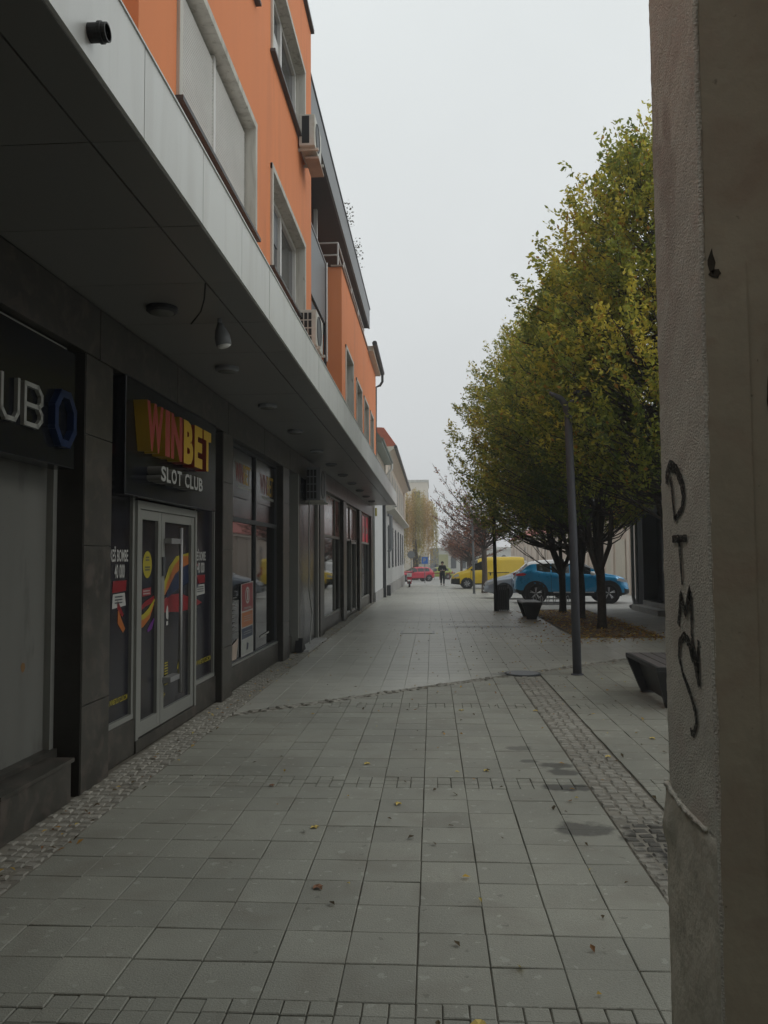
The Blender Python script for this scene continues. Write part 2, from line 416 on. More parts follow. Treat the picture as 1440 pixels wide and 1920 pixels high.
def arrays(name, V, F, m, parent=None, cols=None, smooth=False):
    me = bpy.data.meshes.new(name)
    nv, nf, k = len(V), len(F), F.shape[1]
    me.vertices.add(nv); me.vertices.foreach_set('co', np.asarray(V, np.float32).ravel())
    me.loops.add(nf * k); me.loops.foreach_set('vertex_index', F.astype(np.int32).ravel())
    me.polygons.add(nf); me.polygons.foreach_set('loop_start', np.arange(0, nf * k, k, dtype=np.int32))
    me.update(calc_edges=True); me.validate(); me.shade_flat()
    me.materials.append(m)
    if cols is not None:
        at = me.color_attributes.new('Col', 'FLOAT_COLOR', 'POINT')
        at.data.foreach_set('color', np.asarray(cols, np.float32).ravel())
    o = bpy.data.objects.new(name, me); col.objects.link(o)
    if parent is not None: o.parent = parent
    return o

def text_mb(s, f, u0, z0, height, xs=1.0, depth=0.0, bold=0.0, o0=0.0, mats=None, name='lettering', parent=None, width=None, slant=0.0, spacing=1.0):
    """text standing on a surface: f(u, o, z) maps along / outward / up; written left to right along +u"""
    cu = bpy.data.curves.new('t', 'FONT'); cu.body = s; cu.size = 1.0; cu.extrude = 0.5 if depth > 0 else 0.0; cu.offset = bold
    cu.resolution_u = 3; cu.space_character = spacing
    ob = bpy.data.objects.new('t', cu); col.objects.link(ob)
    bpy.context.view_layer.update()
    dg = bpy.context.evaluated_depsgraph_get()
    me = bpy.data.meshes.new_from_object(ob.evaluated_get(dg))
    bpy.data.objects.remove(ob); bpy.data.curves.remove(cu)
    n = len(me.vertices)
    co = np.zeros(n * 3); me.vertices.foreach_get('co', co); co = co.reshape(-1, 3)
    y0, y1 = co[:, 1].min(), co[:, 1].max()
    x0, x1 = co[:, 0].min(), co[:, 0].max()
    k = height / (y1 - y0) if not width or len(s) > 0 else 1
    kx = (width / (x1 - x0)) if width else k * xs
    new = []
    for (x, y, z) in co:
        uu = u0 + (x - x0) * kx; zz = z0 + (y - y0) * k + slant * (uu - u0)
        oo = o0 + ((z + 0.5) * depth if depth > 0 else 0)
        new.append(f(uu, oo, zz))
    me.vertices.foreach_set('co', np.array(new).ravel())
    me.name = name
    me.materials.clear()
    for m in (mats if isinstance(mats, (list, tuple)) else [mats]): me.materials.append(m)
    if isinstance(mats, (list, tuple)) and len(mats) > 1:
        for p in me.polygons:
            p.material_index = 0 if abs(p.normal.x) > 0.9 else 1
    me.update()
    o = bpy.data.objects.new(name, me); col.objects.link(o)
    if parent is not None:
        o.parent = parent; o.matrix_parent_inverse = Matrix.Translation(-parent.location)
    return o

def holes_wall(mb, f, u0, u1, v0, v1, holes, depth):
    """sheet with rectangular openings and reveals; f(u, d, v) with d into the wall"""
    us = sorted({u0, u1, *[h[0] for h in holes], *[h[1] for h in holes]})
    vs = sorted({v0, v1, *[h[2] for h in holes], *[h[3] for h in holes]})
    us = [u for u in us if u0 <= u <= u1]; vs = [v for v in vs if v0 <= v <= v1]
    for i in range(len(us) - 1):
        for j in range(len(vs) - 1):
            cu, cv = (us[i] + us[i + 1]) / 2, (vs[j] + vs[j + 1]) / 2
            if any(h[0] < cu < h[1] and h[2] < cv < h[3] for h in holes): continue
            mb.face([mb.p(*f(us[i], 0, vs[j])), mb.p(*f(us[i + 1], 0, vs[j])), mb.p(*f(us[i + 1], 0, vs[j + 1])), mb.p(*f(us[i], 0, vs[j + 1]))])
    for (a, b, c, d) in holes:
        for (p, q) in (((a, c), (b, c)), ((b, c), (b, d)), ((b, d), (a, d)), ((a, d), (a, c))):
            mb.face([mb.p(*f(p[0], 0, p[1])), mb.p(*f(q[0], 0, q[1])), mb.p(*f(q[0], depth, q[1])), mb.p(*f(p[0], depth, p[1]))])

# ================================================================== GROUND
# one sheet to the horizon, following the slight fall of the street
ys = [-60, -10, 30] + [30 + 5 * i for i in range(1, 17)] + [150, 300, 900]
mb = MB()
xs_ = [-500, -40, 40, 500]
for i in range(len(ys) - 1):
    for j in range(3):
        mb.quad((xs_[j], ys[i], gz(ys[i]) - .06), (xs_[j + 1], ys[i], gz(ys[i]) - .06), (xs_[j + 1], ys[i + 1], gz(ys[i + 1]) - .06), (xs_[j], ys[i + 1], gz(ys[i + 1]) - .06))
mb.build('ground', m_asph, kind='structure')

# bed of the pavement (dirty joints) under the slabs
def strip(name, m, x0, x1, y0, y1, dz, th=None, parent=None, n=6, **kw):
    yy = sorted({y0, y1, *[y for y in range(30, 110, 5) if y0 < y < y1]})
    mb = MB()
    for a, b in zip(yy[:-1], yy[1:]):
        za, zb = gz(a) + dz, gz(b) + dz
        mb.quad((x0, a, za), (x1, a, za), (x1, b, zb), (x0, b, zb))
    return mb.build(name, m, parent, **kw)

pave = strip('pavement', m_mortar, -2.62, 4.75, -4.0, 16.9, -0.014, kind='structure')
pave2 = strip('street_paving', m_bed2, -2.62, 2.95, 16.92, 62.0, -0.014, kind='structure')

# ---- a slab: chamfered block
def block_mesh(w, d, name, m, ch=0.005, drop=0.05, tilt=0.0):
    mb = MB()
    t = [mb.p(sx * (w / 2 - ch), sy * (d / 2 - ch), tilt * sx * .5) for sx, sy in ((-1, -1), (1, -1), (1, 1), (-1, 1))]
    e = [mb.p(sx * w / 2, sy * d / 2, -ch + tilt * sx * .5) for sx, sy in ((-1, -1), (1, -1), (1, 1), (-1, 1))]
    b = [mb.p(sx * w / 2, sy * d / 2, -drop) for sx, sy in ((-1, -1), (1, -1), (1, 1), (-1, 1))]
    mb.face(t)
    for k in range(4):
        j = (k + 1) % 4
        mb.face([e[k], e[j], t[j], t[k]]); mb.face([b[k], b[j], e[j], e[k]])
    return mb

def seam_y(x):     # oblique seam of setts across the street
    return 8.78 + (x + 2.01) * (11.79 - 8.78) / (1.36 + 2.01)
ROW = 0.2833
rows = [(3.12 + ROW * (k - 6), 3.12 + ROW * (k - 5)) for k in range(0, 50)]
band = lambda k: k == 5 or k == 16 or k == 27 or k == 38
XL, XR = -2.18, 1.12
near_slabs, far_slabs, setts = [], [], []
def put_rows(cols_):
    for k, (a, b) in enumerate(rows):
        for (x0, x1) in cols_:
            xc, yc = (x0 + x1) / 2, (a + b) / 2
            if yc + .16 > seam_y(xc) - .05: continue
            if band(k):
                for i in range(3):
                    for j in range(3):
                        setts.append((x0 + .05 + .1 * i, a + ROW * (j + .5) / 3))
            else:
                near_slabs.append((xc, yc))
put_rows([(XL + .3 * i, XL + .3 * (i + 1)) for i in range(11)])
put_rows([(1.52 + .3 * i, 1.52 + .3 * (i + 1)) for i in range(10)])
def vis(p):   # drop slabs behind the frame edge
    return p[1] > 2.3 and p[0] < 0.80 * p[1] * .55 + 1.2
near_slabs.sort(key=lambda p: p[0] ** 2 + p[1] ** 2)
inview = [p for p in near_slabs if p[1] > 2.4 and -.58 * p[1] < p[0] < .42 * p[1]]
parts_ = inview[:300]; ps = set(parts_)
rest = [p for p in near_slabs if p not in ps]
variants = []
for i in range(4):
    o = block_mesh(.2955, ROW - .0045, 'paving_slab', m_slab, ch=.0035, tilt=(i - 1.5) * .0016).build('paving_slab', m_slab, pave)
    o.matrix_parent_inverse = Matrix(); variants.append(o)
def jit(a): return random.uniform(-a, a)
for i, (x, y) in enumerate(parts_):
    if i < 4:
        o = variants[i]; o.location = (x, y, 0)
    else:
        o = inst(variants[i % 4], (x + jit(.0015), y + jit(.0015), jit(.0022)), pave, jit(.004))
        o.rotation_euler = (jit(.006), jit(.005), jit(.004))
def stuff_blocks(name, pts, w, d, m, parent, ch=.005, rot=0.0, jz=.002, jr=.004, jw=0.0, dz=0.0):
    base = block_mesh(w, d, name, m, ch)
    bv = np.array(base.v); bf = [f for f in base.f]
    V = []; F = []
    n = 0
    for (x, y) in pts:
        r = rot + jit(jr); c, s_ = cos(r), sin(r)
        q = bv.copy()
        q[:, 0] *= 1 - random.random() * jw; q[:, 1] *= 1 - random.random() * jw
        q2 = np.stack([q[:, 0] * c - q[:, 1] * s_ + x, q[:, 0] * s_ + q[:, 1] * c + y, q[:, 2] + jit(jz) + dz], 1)
        q2[:, 2] += np.array([gz(yy) for yy in q2[:, 1]])
        V.append(q2); F += [tuple(k + n for k in f) for f in bf]; n += len(bv)
    V = np.concatenate(V); F = np.array(F)
    o = arrays(name, V, F, m, parent)
    o['kind'] = 'stuff'
    return o
stuff_blocks('paving_slabs', rest, .2955, ROW - .0045, m_slab, pave, ch=.0035)

# setts of the two bands
setts.sort(key=lambda p: p[0] ** 2 + p[1] ** 2)
sv = [p for p in setts if p[1] > 2.4 and -.58 * p[1] < p[0] < .42 * p[1]]
so = block_mesh(.0955, .091, 'sett', m_slab, ch=.004).build('sett', m_slab, pave); so.matrix_parent_inverse = Matrix()
so.location = (*sv[0], 0)
for (x, y) in sv[1:300]:
    o = inst(so, (x + jit(.001), y + jit(.001), jit(.003) - .001), pave, jit(.02))
stuff_blocks('setts', [p for p in setts if p not in set(sv[:300])], .0955, .091, m_slab, pave, ch=.004)

# cobble strips
def cob_strip(name, x0f, x1f, y0, y1, nacross, parent_kw, pit=.115, cap=300, cobk=1.0):
    par = strip(name, m_bed1, x0f(y0) - .0, x1f(y1), y0, y1, -0.009, kind='structure')
    pts = []
    y = y0
    while y < y1:
        xa, xb = x0f(y), x1f(y); n = nacross
        off = 0.5 if int(y / pit) % 2 else 0.35
        for i in range(n):
            x = xa + (i + off + jit(.08)) * (xb - xa) / n
            if xa + .03 < x < xb - .03: pts.append((x, y + jit(.012)))
        y += pit
    pts.sort(key=lambda p: p[0] ** 2 + p[1] ** 2)
    base = []
    for i in range(5):
        w_, d_ = (.094 - .006 * i + .004) * cobk, (.086 + .006 * (i % 3)) * pit / .115
        b = block_mesh(w_, d_, 'cobblestone', m_cob, ch=.009)
        for k in range(4):
            x_, y_, z_ = b.v[k]; b.v[k] = (x_ * random.uniform(.9, 1.05), y_ * random.uniform(.88, 1.05), z_ + jit(.0025))
        for k in range(4, 8):
            x_, y_, z_ = b.v[k]; x_ *= random.uniform(.9, 1.08); y_ *= random.uniform(.9, 1.08); b.v[k] = (x_, y_, z_); b.v[k + 4] = (x_, y_, -.05)
        o = b.build('cobblestone', m_cob, par); o.matrix_parent_inverse = Matrix(); base.append(o)
    vi = [p for p in pts if p[1] > 2.4 and -.6 * p[1] < p[0]]
    for i, (x, y) in enumerate(vi[:cap]):
        o = base[i] if i < 5 else inst(base[i % 5], (0, 0, 0), par)
        o.location = (x, y, jit(.004) - .001); o.rotation_euler = (jit(.03), jit(.03), jit(.18) + (pi if i % 2 else 0))
    s_ = set(vi[:cap]); r_ = [p for p in pts if p not in s_]
    if r_: stuff_blocks('cobblestones', r_, .090 * cobk, .088 * pit / .115, m_cob, par, ch=.008, jz=.004, jr=.2, jw=.15)
    return par
cob_strip('cobble_strip', lambda y: -2.56, lambda y: -2.185, 2.6, 33, 5, {}, pit=.085, cobk=.78)
cob_strip('drain_strip', lambda y: 1.135, lambda y: 1.505, 2.4, 11.5, 4, {}, pit=.082, cobk=.93)

# oblique row of setts along the seam
sang = atan2(11.79 - 8.78, 1.36 + 2.01)
seam = MB().quad((-2.2, seam_y(-2.2) - .17, -.011), (4.6, seam_y(4.6) - .17, -.011), (4.6, seam_y(4.6) + .17, -.011), (-2.2, seam_y(-2.2) + .17, -.011))
seam = MB(); seam.quad((-2.18, seam_y(-2.18) - .17, -.011), (4.7, seam_y(4.7) - .17, -.011), (4.7, seam_y(4.7) + .17, -.011), (-2.18, seam_y(-2.18) + .17, -.011))
seam = seam.build('sett_row', m_mortar, kind='structure')
first = None
d = 0.0
pts = []
while True:
    x = -2.12 + d * cos(sang)
    if x > 4.6: break
    for side in (-.055, .055):
        pts.append((x - side * sin(sang), seam_y(x) + side * cos(sang)))
    d += .112
for i, (x, y) in enumerate(pts):
    if first is None:
        o = block_mesh(.090, .086, 'sett', m_cob, ch=.012).build('sett', m_cob, seam); o.matrix_parent_inverse = Matrix(); first = o
    else:
        o = inst(first, (0, 0, 0), seam)
    o.location = (x + jit(.008), y + jit(.008), jit(.012) - .001); o.rotation_euler = (jit(.14), jit(.14), sang + jit(.35))

# paving beyond the seam: same slabs, worn smoother, coloured paler for the more open light; slabs that meet the seam are cut along it
def clip(poly, side):
    f = lambda p: side * (p[1] - seam_y(p[0])) - .13
    outp = []
    for k in range(len(poly)):
        a, b_ = poly[k], poly[(k + 1) % len(poly)]; fa, fb = f(a), f(b_)
        if fa >= 0: outp.append(a)
        if (fa >= 0) != (fb >= 0):
            t_ = fa / (fa - fb); outp.append((a[0] + (b_[0] - a[0]) * t_, a[1] + (b_[1] - a[1]) * t_))
    return outp
def cut_row(cells, side, m):
    b = MB()
    for (xa, xb, ya, yb) in cells:
        q = clip([(xa, ya), (xb, ya), (xb, yb), (xa, yb)], side)
        if len(q) < 3: continue
        T = [b.p(x_, y_, 0) for x_, y_ in q]; Bq = [b.p(x_, y_, -.05) for x_, y_ in q]
        b.face(T)
        for k in range(len(T)): b.face([Bq[k], Bq[(k + 1) % len(T)], T[(k + 1) % len(T)], T[k]])
    return b.build('cut_slabs', m, pave, kind='stuff')
def crosses(xa, xb, ya, yb, side):
    v = [side * (y_ - seam_y(x_)) - .13 for x_ in (xa, xb) for y_ in (ya, yb)]
    return min(v) < 0 < max(v)
cells = []
for k, (a, b_) in enumerate(rows):
    for x0 in [XL + .3 * i for i in range(11)] + [1.52 + .3 * i for i in range(10)]:
        c_ = (x0 + .003, x0 + .297, a + .003, b_ - .003)
        full = (a + b_) / 2 + .16 <= seam_y(x0 + .15) - .05
        if not full and min(y_ - seam_y(x_) for x_ in c_[:2] for y_ in c_[2:]) < -.13: cells.append(c_)
cut_row(cells, -1, m_slab)
far_pts = []; cells = []
y = 8.0
while y < 62:
    for i in range(24):
        x = -2.03 + .3 * i
        if x > (2.85 if y > 16.85 else 4.65): break
        c_ = (x - .149, x + .149, y - .149, y + .149)
        v = [y_ - seam_y(x_) - .13 for x_ in c_[:2] for y_ in c_[2:]]
        if min(v) > 0: far_pts.append((x, y))
        elif max(v) > 0: cells.append(c_)
    y += .30
cut_row(cells, 1, m_slab2)
stuff_blocks('paving_slabs', [p for p in far_pts if p[1] < 16.9], .2975, .2975, m_slab2, pave, jz=.0006, jr=.0008, ch=.003)
stuff_blocks('paving_slabs', [p for p in far_pts if p[1] >= 16.9], .2978, .2978, m_slab2, pave2, jz=.0005, jr=.0006, ch=.002)
# worn tar patches / manhole covers on the paving
def manhole(x, y, r, label, sq=None):
    o = empty('manhole_cover', (x, y, 0), label, 'manhole cover')
    b = MB()
    if sq:
        b.box(x - sq[0], x + sq[0], y - sq[1], y + sq[1], -.01, .006)
        b.build('rim', m_iron, o)
        b2 = MB().box(x - sq[0] + .05, x + sq[0] - .05, y - sq[1] + .05, y + sq[1] - .05, 0, .011); b2.build('lid', m_slab2, o)
    else:
        b.lathe([(r, -.01), (r, .007)], (x, y, 0)); b.build('rim', m_dgrey, o)
        b2 = MB().lathe([(r * .88, 0), (r * .88, .012)], (x, y, 0)); b2.build('lid', m_mgrey, o)
manhole(1.28, 11.75, .26, 'dark round manhole cover at the end of the seam of setts')
manhole(-0.35, 18.1, .3, 'pale rectangular cover sunk in the paving mid street', (.38, .34))

# tree bed, path and car park
strip('tree_bed', m_soil, 2.97, 4.72, 17.0, 25.6, -.004, kind='structure')
kb = empty('kerb', (4.75, 20, 0)); kb['kind'] = 'structure'
for i in range(10):
    bx('kerb_stone', m_conc, 4.725, 4.83, 17 + i * .87, 17.86 + i * .87, -.06, .03, kb, bevel=.006)
strip('side_path', m_conc, 4.84, 7.0, 9.0, 26.4, -.012, kind='structure')
strip('car_park', m_asph, 2.97, 60, 26.42, 110, -.035, kind='structure')

# ================================================================== SHOP WALL AND ORANGE BUILDING
OB = empty('orange_building', (-3.0, 12, 0), 'orange rendered apartment block with a grey canopy over its dark marble shopfronts', 'building')
OX = -2.1
# --- marble columns
for i, (a, b) in enumerate([(3.6, 4.1), (5.69, 6.16), (9.4, 9.84), (13.05, 13.56), (17.15, 17.75), (21.28, 21.95), (25.46, 26.1), (29.73, 30.6), (-2.0, -1.5), (0.9, 1.4)]):
    c = wb('column', m_marble, a, b, -.4, 0, -.05, 3.57, OB, bevel=.006)
    # polished slabs of the cladding: dark joints
    for z in (0.95, 1.95, 2.95):
        pass
# horizontal joints: cladding pieces on the nearest columns
for (a, b) in [(5.69, 6.16), (9.4, 9.84), (13.05, 13.56)]:
    for k, (z0, z1) in enumerate([(0.0, .62), (.626, 1.78), (1.786, 2.6), (2.606, 3.2)]):
        wb('marble_slab', m_marble, a - .004, b + .004, -.01, .012, z0, z1, OB, bevel=.003)
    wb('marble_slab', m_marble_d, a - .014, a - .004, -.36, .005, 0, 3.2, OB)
# --- header band over the shops
for i, (a, b) in enumerate([(-4, 1.1), (1.11, 3.8), (3.81, 5.9), (5.91, 7.7), (7.71, 9.6), (9.61, 11.6), (11.61, 13.6), (13.61, 15.6), (15.61, 17.6), (17.61, 19.6), (19.61, 22), (22.01, 24.4), (24.41, 27), (27.01, 30.6)]):
    wb('header_slab', m_marble, a, b, -.3, .018, 3.205, 3.598, OB, bevel=.003)
wb('back_wall', m_black, -10, 30.6, -.75, -.62, 0, 4.2, OB)
# upper storeys: near block with projecting bay
W1 = [(6.36, 9.33, 5.54, 6.94), (10.25, 13.08, 5.54, 6.94), (6.36, 9.33, 8.5, 9.95), (10.25, 13.08, 8.5, 9.95)]
fo = lambda u, d_, v: (OX - d_, u, v)
mb = MB(); holes_wall(mb, fo, 5.5, 13.84, 3.9, 11.15, W1, .22)
mb.quad((OX, 5.5, 3.9), (OX - 3, 5.5, 3.9), (OX - 3, 5.5, 11.15), (OX, 5.5, 11.15))
mb.quad((OX, 13.84, 3.9), (OX, 13.84, 11.15), (OX - 3, 13.84, 11.15), (OX - 3, 13.84, 3.9))
mb.quad((OX, 5.5, 11.15), (OX - 3, 5.5, 11.15), (OX - 3, 13.84, 11.15), (OX, 13.84, 11.15))
mb.build('bay_wall', m_orange, OB)
bx('parapet_cap', m_dgrey, OX - .3, OX + .06, 5.44, 13.87, 11.152, 11.22, OB)
# recessed wall nearer than the bay, unseen, kept low to let skylight past
bx('recessed_wall', m_orange, -4.6, -3.3, -12, 5.49, 3.9, 7.0, OB)
def surround(y0, y1, z0, z1, par, sill=True, X=OX, w=.085):
    b = MB()
    b.box(X - .19, X + .03, y0, y0 + w, z0, z1); b.box(X - .19, X + .03, y1 - w, y1, z0, z1)
    b.box(X - .19, X + .032, y0 - .0, y1, z1 - w, z1 + .002)
    b.build('surround', m_trimw, par, bevel=.004)
for wi, (a, b, c, d_) in enumerate(W1):
    wn = MB()
    for (p, q, r, s_) in ((a + .09, a + .16, c, d_ - .09), (b - .16, b - .09, c, d_ - .09)):
        wn.box(OX - .2, OX - .13, p, q, r, s_)
    wn.box(OX - .2, OX - .132, a + .09, b - .09, d_ - .16, d_ - .09); wn.box(OX - .2, OX - .132, a + .09, b - .09, c, c + .07)
    m1 = (a + b) / 2
    wn.box(OX - .2, OX - .128, m1 - .05, m1 + .05, c + .02, d_ - .12)
    wn = wn.build('window', m_white, OB)
    surround(a, b, c, d_, wn)
    sl = MB().box(OX - .1, OX + .07, a - .03, b + .03, c - .045, c - .004); sl.build('sill', m_dgrey, wn)
    for (p, q) in ((a + .16, m1 - .05), (m1 + .05, b - .16)):
        MB().box(OX - .19, OX - .18, p, q, c + .07, d_ - .16).build('pane', m_glassw, wn)
    full = wi in (0, 2)
    if wi == 0:
        for (p, q) in ((a + .12, m1 - .03), (m1 + .03, b - .12)):
            s_ = MB(); z = c + .03
            while z < d_ - .15:
                s_.quad((OX - .112, p, z), (OX - .112, q, z), (OX - .098, q, z + .012), (OX - .098, p, z + .012))
                s_.quad((OX - .098, p, z + .012), (OX - .098, q, z + .012), (OX - .106, q, z + .034), (OX - .106, p, z + .034))
                s_.quad((OX - .106, p, z + .034), (OX - .106, q, z + .034), (OX - .115, q, z + .036), (OX - .115, p, z + .036))
                z += .036
            s_.build('shutter', m_shut, wn)
        MB().box(OX - .13, OX - .085, m1 - .035, m1 + .035, c + .02, d_ - .1).build('mullion', m_white, wn)
    elif wi == 3:
        MB().box(OX - .17, OX - .165, a + .16, m1 - .05, c + .07, d_ - .5).build('curtain', m_white, wn)
    elif wi == 1:
        s_ = MB(); z = c + .75
        for k in range(14):
            s_.box(OX - .178, OX - .168, a + .17, m1 - .06, z, z + .03); z += .038
        s_.build('shutter', m_mgrey, wn)

# --- second block behind the recess
bl = MB()
W2 = [(19.4, 21.3, 4.3, 6.95), (22.15, 23.95, 4.3, 6.75), (24.7, 26.5, 4.3, 6.75), (27.2, 28.7, 4.3, 6.75)]
holes_wall(bl, fo, 18.65, 30.1, 3.9, 8.62, W2, .3)
bl.quad((OX, 18.65, 3.9), (OX - 2.6, 18.65, 3.9), (OX - 2.6, 18.65, 8.62), (OX, 18.65, 8.62))
bl.quad((OX, 30.1, 3.9), (OX, 30.1, 8.62), (OX - 2.6, 30.1, 8.62), (OX - 2.6, 30.1, 3.9))
bl.quad((OX, 18.65, 8.62), (OX - 2.6, 18.65, 8.62), (OX - 2.6, 30.1, 8.62), (OX, 30.1, 8.62))
bl.build('block_wall', m_orange, OB)
bx('parapet_cap', m_accop, OX - .25, OX + .04, 18.6, 26.4, 8.622, 8.66, OB)
bx('downpipe', m_dgrey, OX - .42, OX - .36, 18.58, 18.64, 3.9, 8.6, OB)
for (a, b, c, d_) in W2:
    w_ = MB(); w_.box(OX - .26, OX - .2, a + .08, a + .15, c, d_ - .08); w_.box(OX - .26, OX - .2, b - .15, b - .08, c, d_ - .08)
    w_.box(OX - .26, OX - .2, (a + b) / 2 - .04, (a + b) / 2 + .04, c, d_ - .1); w_.box(OX - .26, OX - .202, a + .1, b - .1, d_ - .15, d_ - .08)
    w_ = w_.build('window', m_white, OB)
    surround(a, b, c, d_, w_)
    MB().box(OX - .25, OX - .24, a + .1, b - .1, c, d_ - .1).build('pane', m_glassw, w_)
    r = MB()
    for z in (4.35, 4.95, 5.25):
        r.box(OX + .06, OX + .10, a - .06, b + .06, z, z + .035)
    for y in np.arange(a - .05, b + .06, .45): r.box(OX + .065, OX + .095, y, y + .03, 4.2, 5.25)
    r.box(OX, OX + .10, a - .06, a - .03, 5.2, 5.24); r.box(OX, OX + .10, b + .03, b + .06, 5.2, 5.24)
    r.build('railing', m_dgrey, OB)
# --- recess, balconies, penthouse and big dark roof
bx('recess_wall', m_orange, -4.9, -4.7, 13.84, 18.65, 3.9, 11, OB)
for (zb_, zt_, nm) in ((7.1, 8.72, 'a'), (4.3, 5.75, 'b')):
    o = bx('balcony', m_dgrey, -4.7, -2.52, 13.85, 18.64, zb_ - .12, zb_ + .08, OB)
    bx('balcony_panel', m_mgrey, -2.52, -2.47, 13.85, 18.45, zb_ + .1, zt_ - .1, OB)
    bx('handrail', m_iron, -2.53, -2.45, 13.85, 18.55, zt_ - .09, zt_ - .05, OB)
    MB().tube([(-2.44, 18.5, zb_ - .8), (-2.44, 18.5, zt_ - .05)], .025).build('rail_post', m_white, OB)
tr = MB()
for z in (8.95, 9.25): tr.tube([(-2.2, 18.75, z), (-2.9, 18.75, z)], .02); tr.tube([(-2.2, 18.75, z), (-2.2, 26.2, z)], .02)
for x in (-2.2, -2.9): tr.tube([(x, 18.75, 8.66), (x, 18.75, 9.25)], .02)
for y in range(20, 27, 2): tr.tube([(-2.2, y, 8.66), (-2.2, y, 9.25)], .02)
tr.build('terrace_railing', m_white, OB)
# penthouse wall
ph = MB()
holes_wall(ph, lambda u, d_, v: (-3.7 - d_, u, v), 13.84, 28, 8.6, 11.2, [(15, 16.4, 8.8, 10.8), (20, 21.5, 8.8, 10.8), (23.5, 25, 8.8, 10.8)], .15)
ph.build('penthouse_wall', m_mgrey, OB)
for (a, b) in ((15, 16.4), (20, 21.5), (23.5, 25)):
    w_ = MB().box(-3.86, -3.84, a, b, 8.8, 10.8).build('pane', m_glassw, OB)
    MB().box(-3.8, -3.72, a, a + .08, 8.8, 10.8).build('window_frame', m_white, OB)
bx('roof_soffit', m_dgrey, -3.9, -2.17, 13.85, 27.6, 9.72, 9.80, OB)
bx('roof_fascia', m_mgrey, -2.168, -2.12, 13.85, 27.6, 9.70, 10.38, OB)
MB().poly_prism([(-2.10, 10.385), (-2.10, 10.43), (-5.5, 12.6), (-5.5, 10.385)], 13.86, 27.65, 'y').build('roof', m_dgrey, OB)
bx('roof_pillar', m_white, -2.66, -2.58, 17.9, 18.0, 8.66, 9.72, OB)
# lower eave with gutter at the far end
bx('eave_board', m_beige, OX - .2, -1.92, 26.5, 30.3, 8.63, 8.8, OB)
MB().tube([(-1.86, 26.3, 8.84), (-1.86, 30.5, 8.78)], .085, 10).build('gutter', m_dgrey, OB)
MB().tube([(-1.86, 30.42, 8.78), (-1.86, 30.42, 8.45), (-1.95, 30.42, 8.3), (-2.12, 30.4, 8.22), (-2.16, 30.4, 4.0)], .05, 8).build('downpipe', m_dgrey, OB)
MB().poly_prism([(-1.95, 8.81), (-1.8, 8.88), (-4.2, 10.2), (-4.2, 8.81)], 27.66, 30.45, 'y').build('roof', m_dgrey, OB)
# roof shrub peeking over the roof edge
shr = empty('roof_shrub', (-2.3, 21, 10.4), 'bare twiggy shrub sticking out over the dark roof edge', 'shrub')
b = MB(); 
for k in range(18):
    y0 = random.choice((19.8, 20.3, 22.2, 22.6, 23.4)) + jit(.2)
    p = Vector((-2.25, y0, 10.35)); d0 = Vector((random.uniform(.3, .9), jit(.6), random.uniform(.1, .8))).normalized()
    path = [p.copy()]
    for s_ in range(4):
        p = p + d0 * random.uniform(.05, .10); d0 = (d0 + Vector((jit(.3), jit(.3), jit(.3)))).normalized(); path.append(p.copy())
    b.tube(path, [.006, .005, .004, .003, .002], 4)
b.build('twigs', m_bark, shr)
V = []; F = []; C_ = []
for k in range(110):
    c0 = Vector((-2.25 + random.uniform(.05, .3), random.choice((19.9, 20.3, 22.4, 23.2)) + jit(.3), 10.4 + random.uniform(-.05, .4)))
    a = Vector((jit(1), jit(1), jit(1))).normalized() * .035; bq = a.cross(Vector((jit(1), jit(1), jit(1)))).normalized() * .02
    n = len(V); V += [c0 - a, c0 + bq, c0 + a, c0 - bq]; F.append((n, n + 1, n + 2, n + 3)); C_ += [(.09, .08, .05, 1)] * 4
arrays('leaves', np.array([tuple(v) for v in V]), np.array(F), m_leaf, shr, C_).location = -shr.location
for c_ in shr.children:
    if c_.name.startswith('leaves'): c_['kind'] = 'stuff'

# --- canopy
CX, CZ0, CZ1 = -1.32, 3.61, 4.05
cj = [3.51 + .95 * k for k in range(-9, 28)]
cj = [c for c in cj if c < 29.3] + [29.4]
cano = bx('canopy', m_dgrey, -2.75, CX - .012, cj[0], 29.38, CZ0 + .02, CZ1 - .04, OB)
for a, b in zip(cj[:-1], cj[1:]):
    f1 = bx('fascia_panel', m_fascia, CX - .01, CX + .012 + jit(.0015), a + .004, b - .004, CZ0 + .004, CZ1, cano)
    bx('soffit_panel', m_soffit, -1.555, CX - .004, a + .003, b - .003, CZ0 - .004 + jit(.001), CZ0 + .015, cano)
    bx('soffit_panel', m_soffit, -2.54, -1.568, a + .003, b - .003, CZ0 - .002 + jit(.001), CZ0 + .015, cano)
bx('coping', m_fascia, -2.1, CX + .02, cj[0], 29.41, CZ1 + .002, CZ1 + .012, cano)
bx('end_panel', m_fascia, -2.7, CX + .01, 29.41, 29.43, CZ0, CZ1, cano)

# downlights under the canopy
lp = [5.92, 7.86, 9.85, 11.89, 14.14, 16.2, 18.3, 20.4, 22.6, 24.8, 27.0]
ordn = ['nearest', 'second', 'third', 'fourth', 'fifth', 'sixth', 'seventh', 'eighth', 'ninth', 'tenth', 'farthest']
for i, y in enumerate(lp):
    o = empty('ceiling_light', (-2.05, y, 3.6), 'flat round unlit lamp under the canopy, %s one along the street' % ordn[i], 'lamp', 'round lamps under the canopy')
    MB().lathe([(.118, 3.606), (.118, 3.575), (.1, 3.562)], (-2.05, y, 0), n=28).build('rim', m_mgrey if i else m_black, o, smooth=False)
    MB().lathe([(.098, 3.574), (.085, 3.556), (.03, 3.55)], (-2.05, y, 0), n=24).build('diffuser', m_board, o, smooth=True)
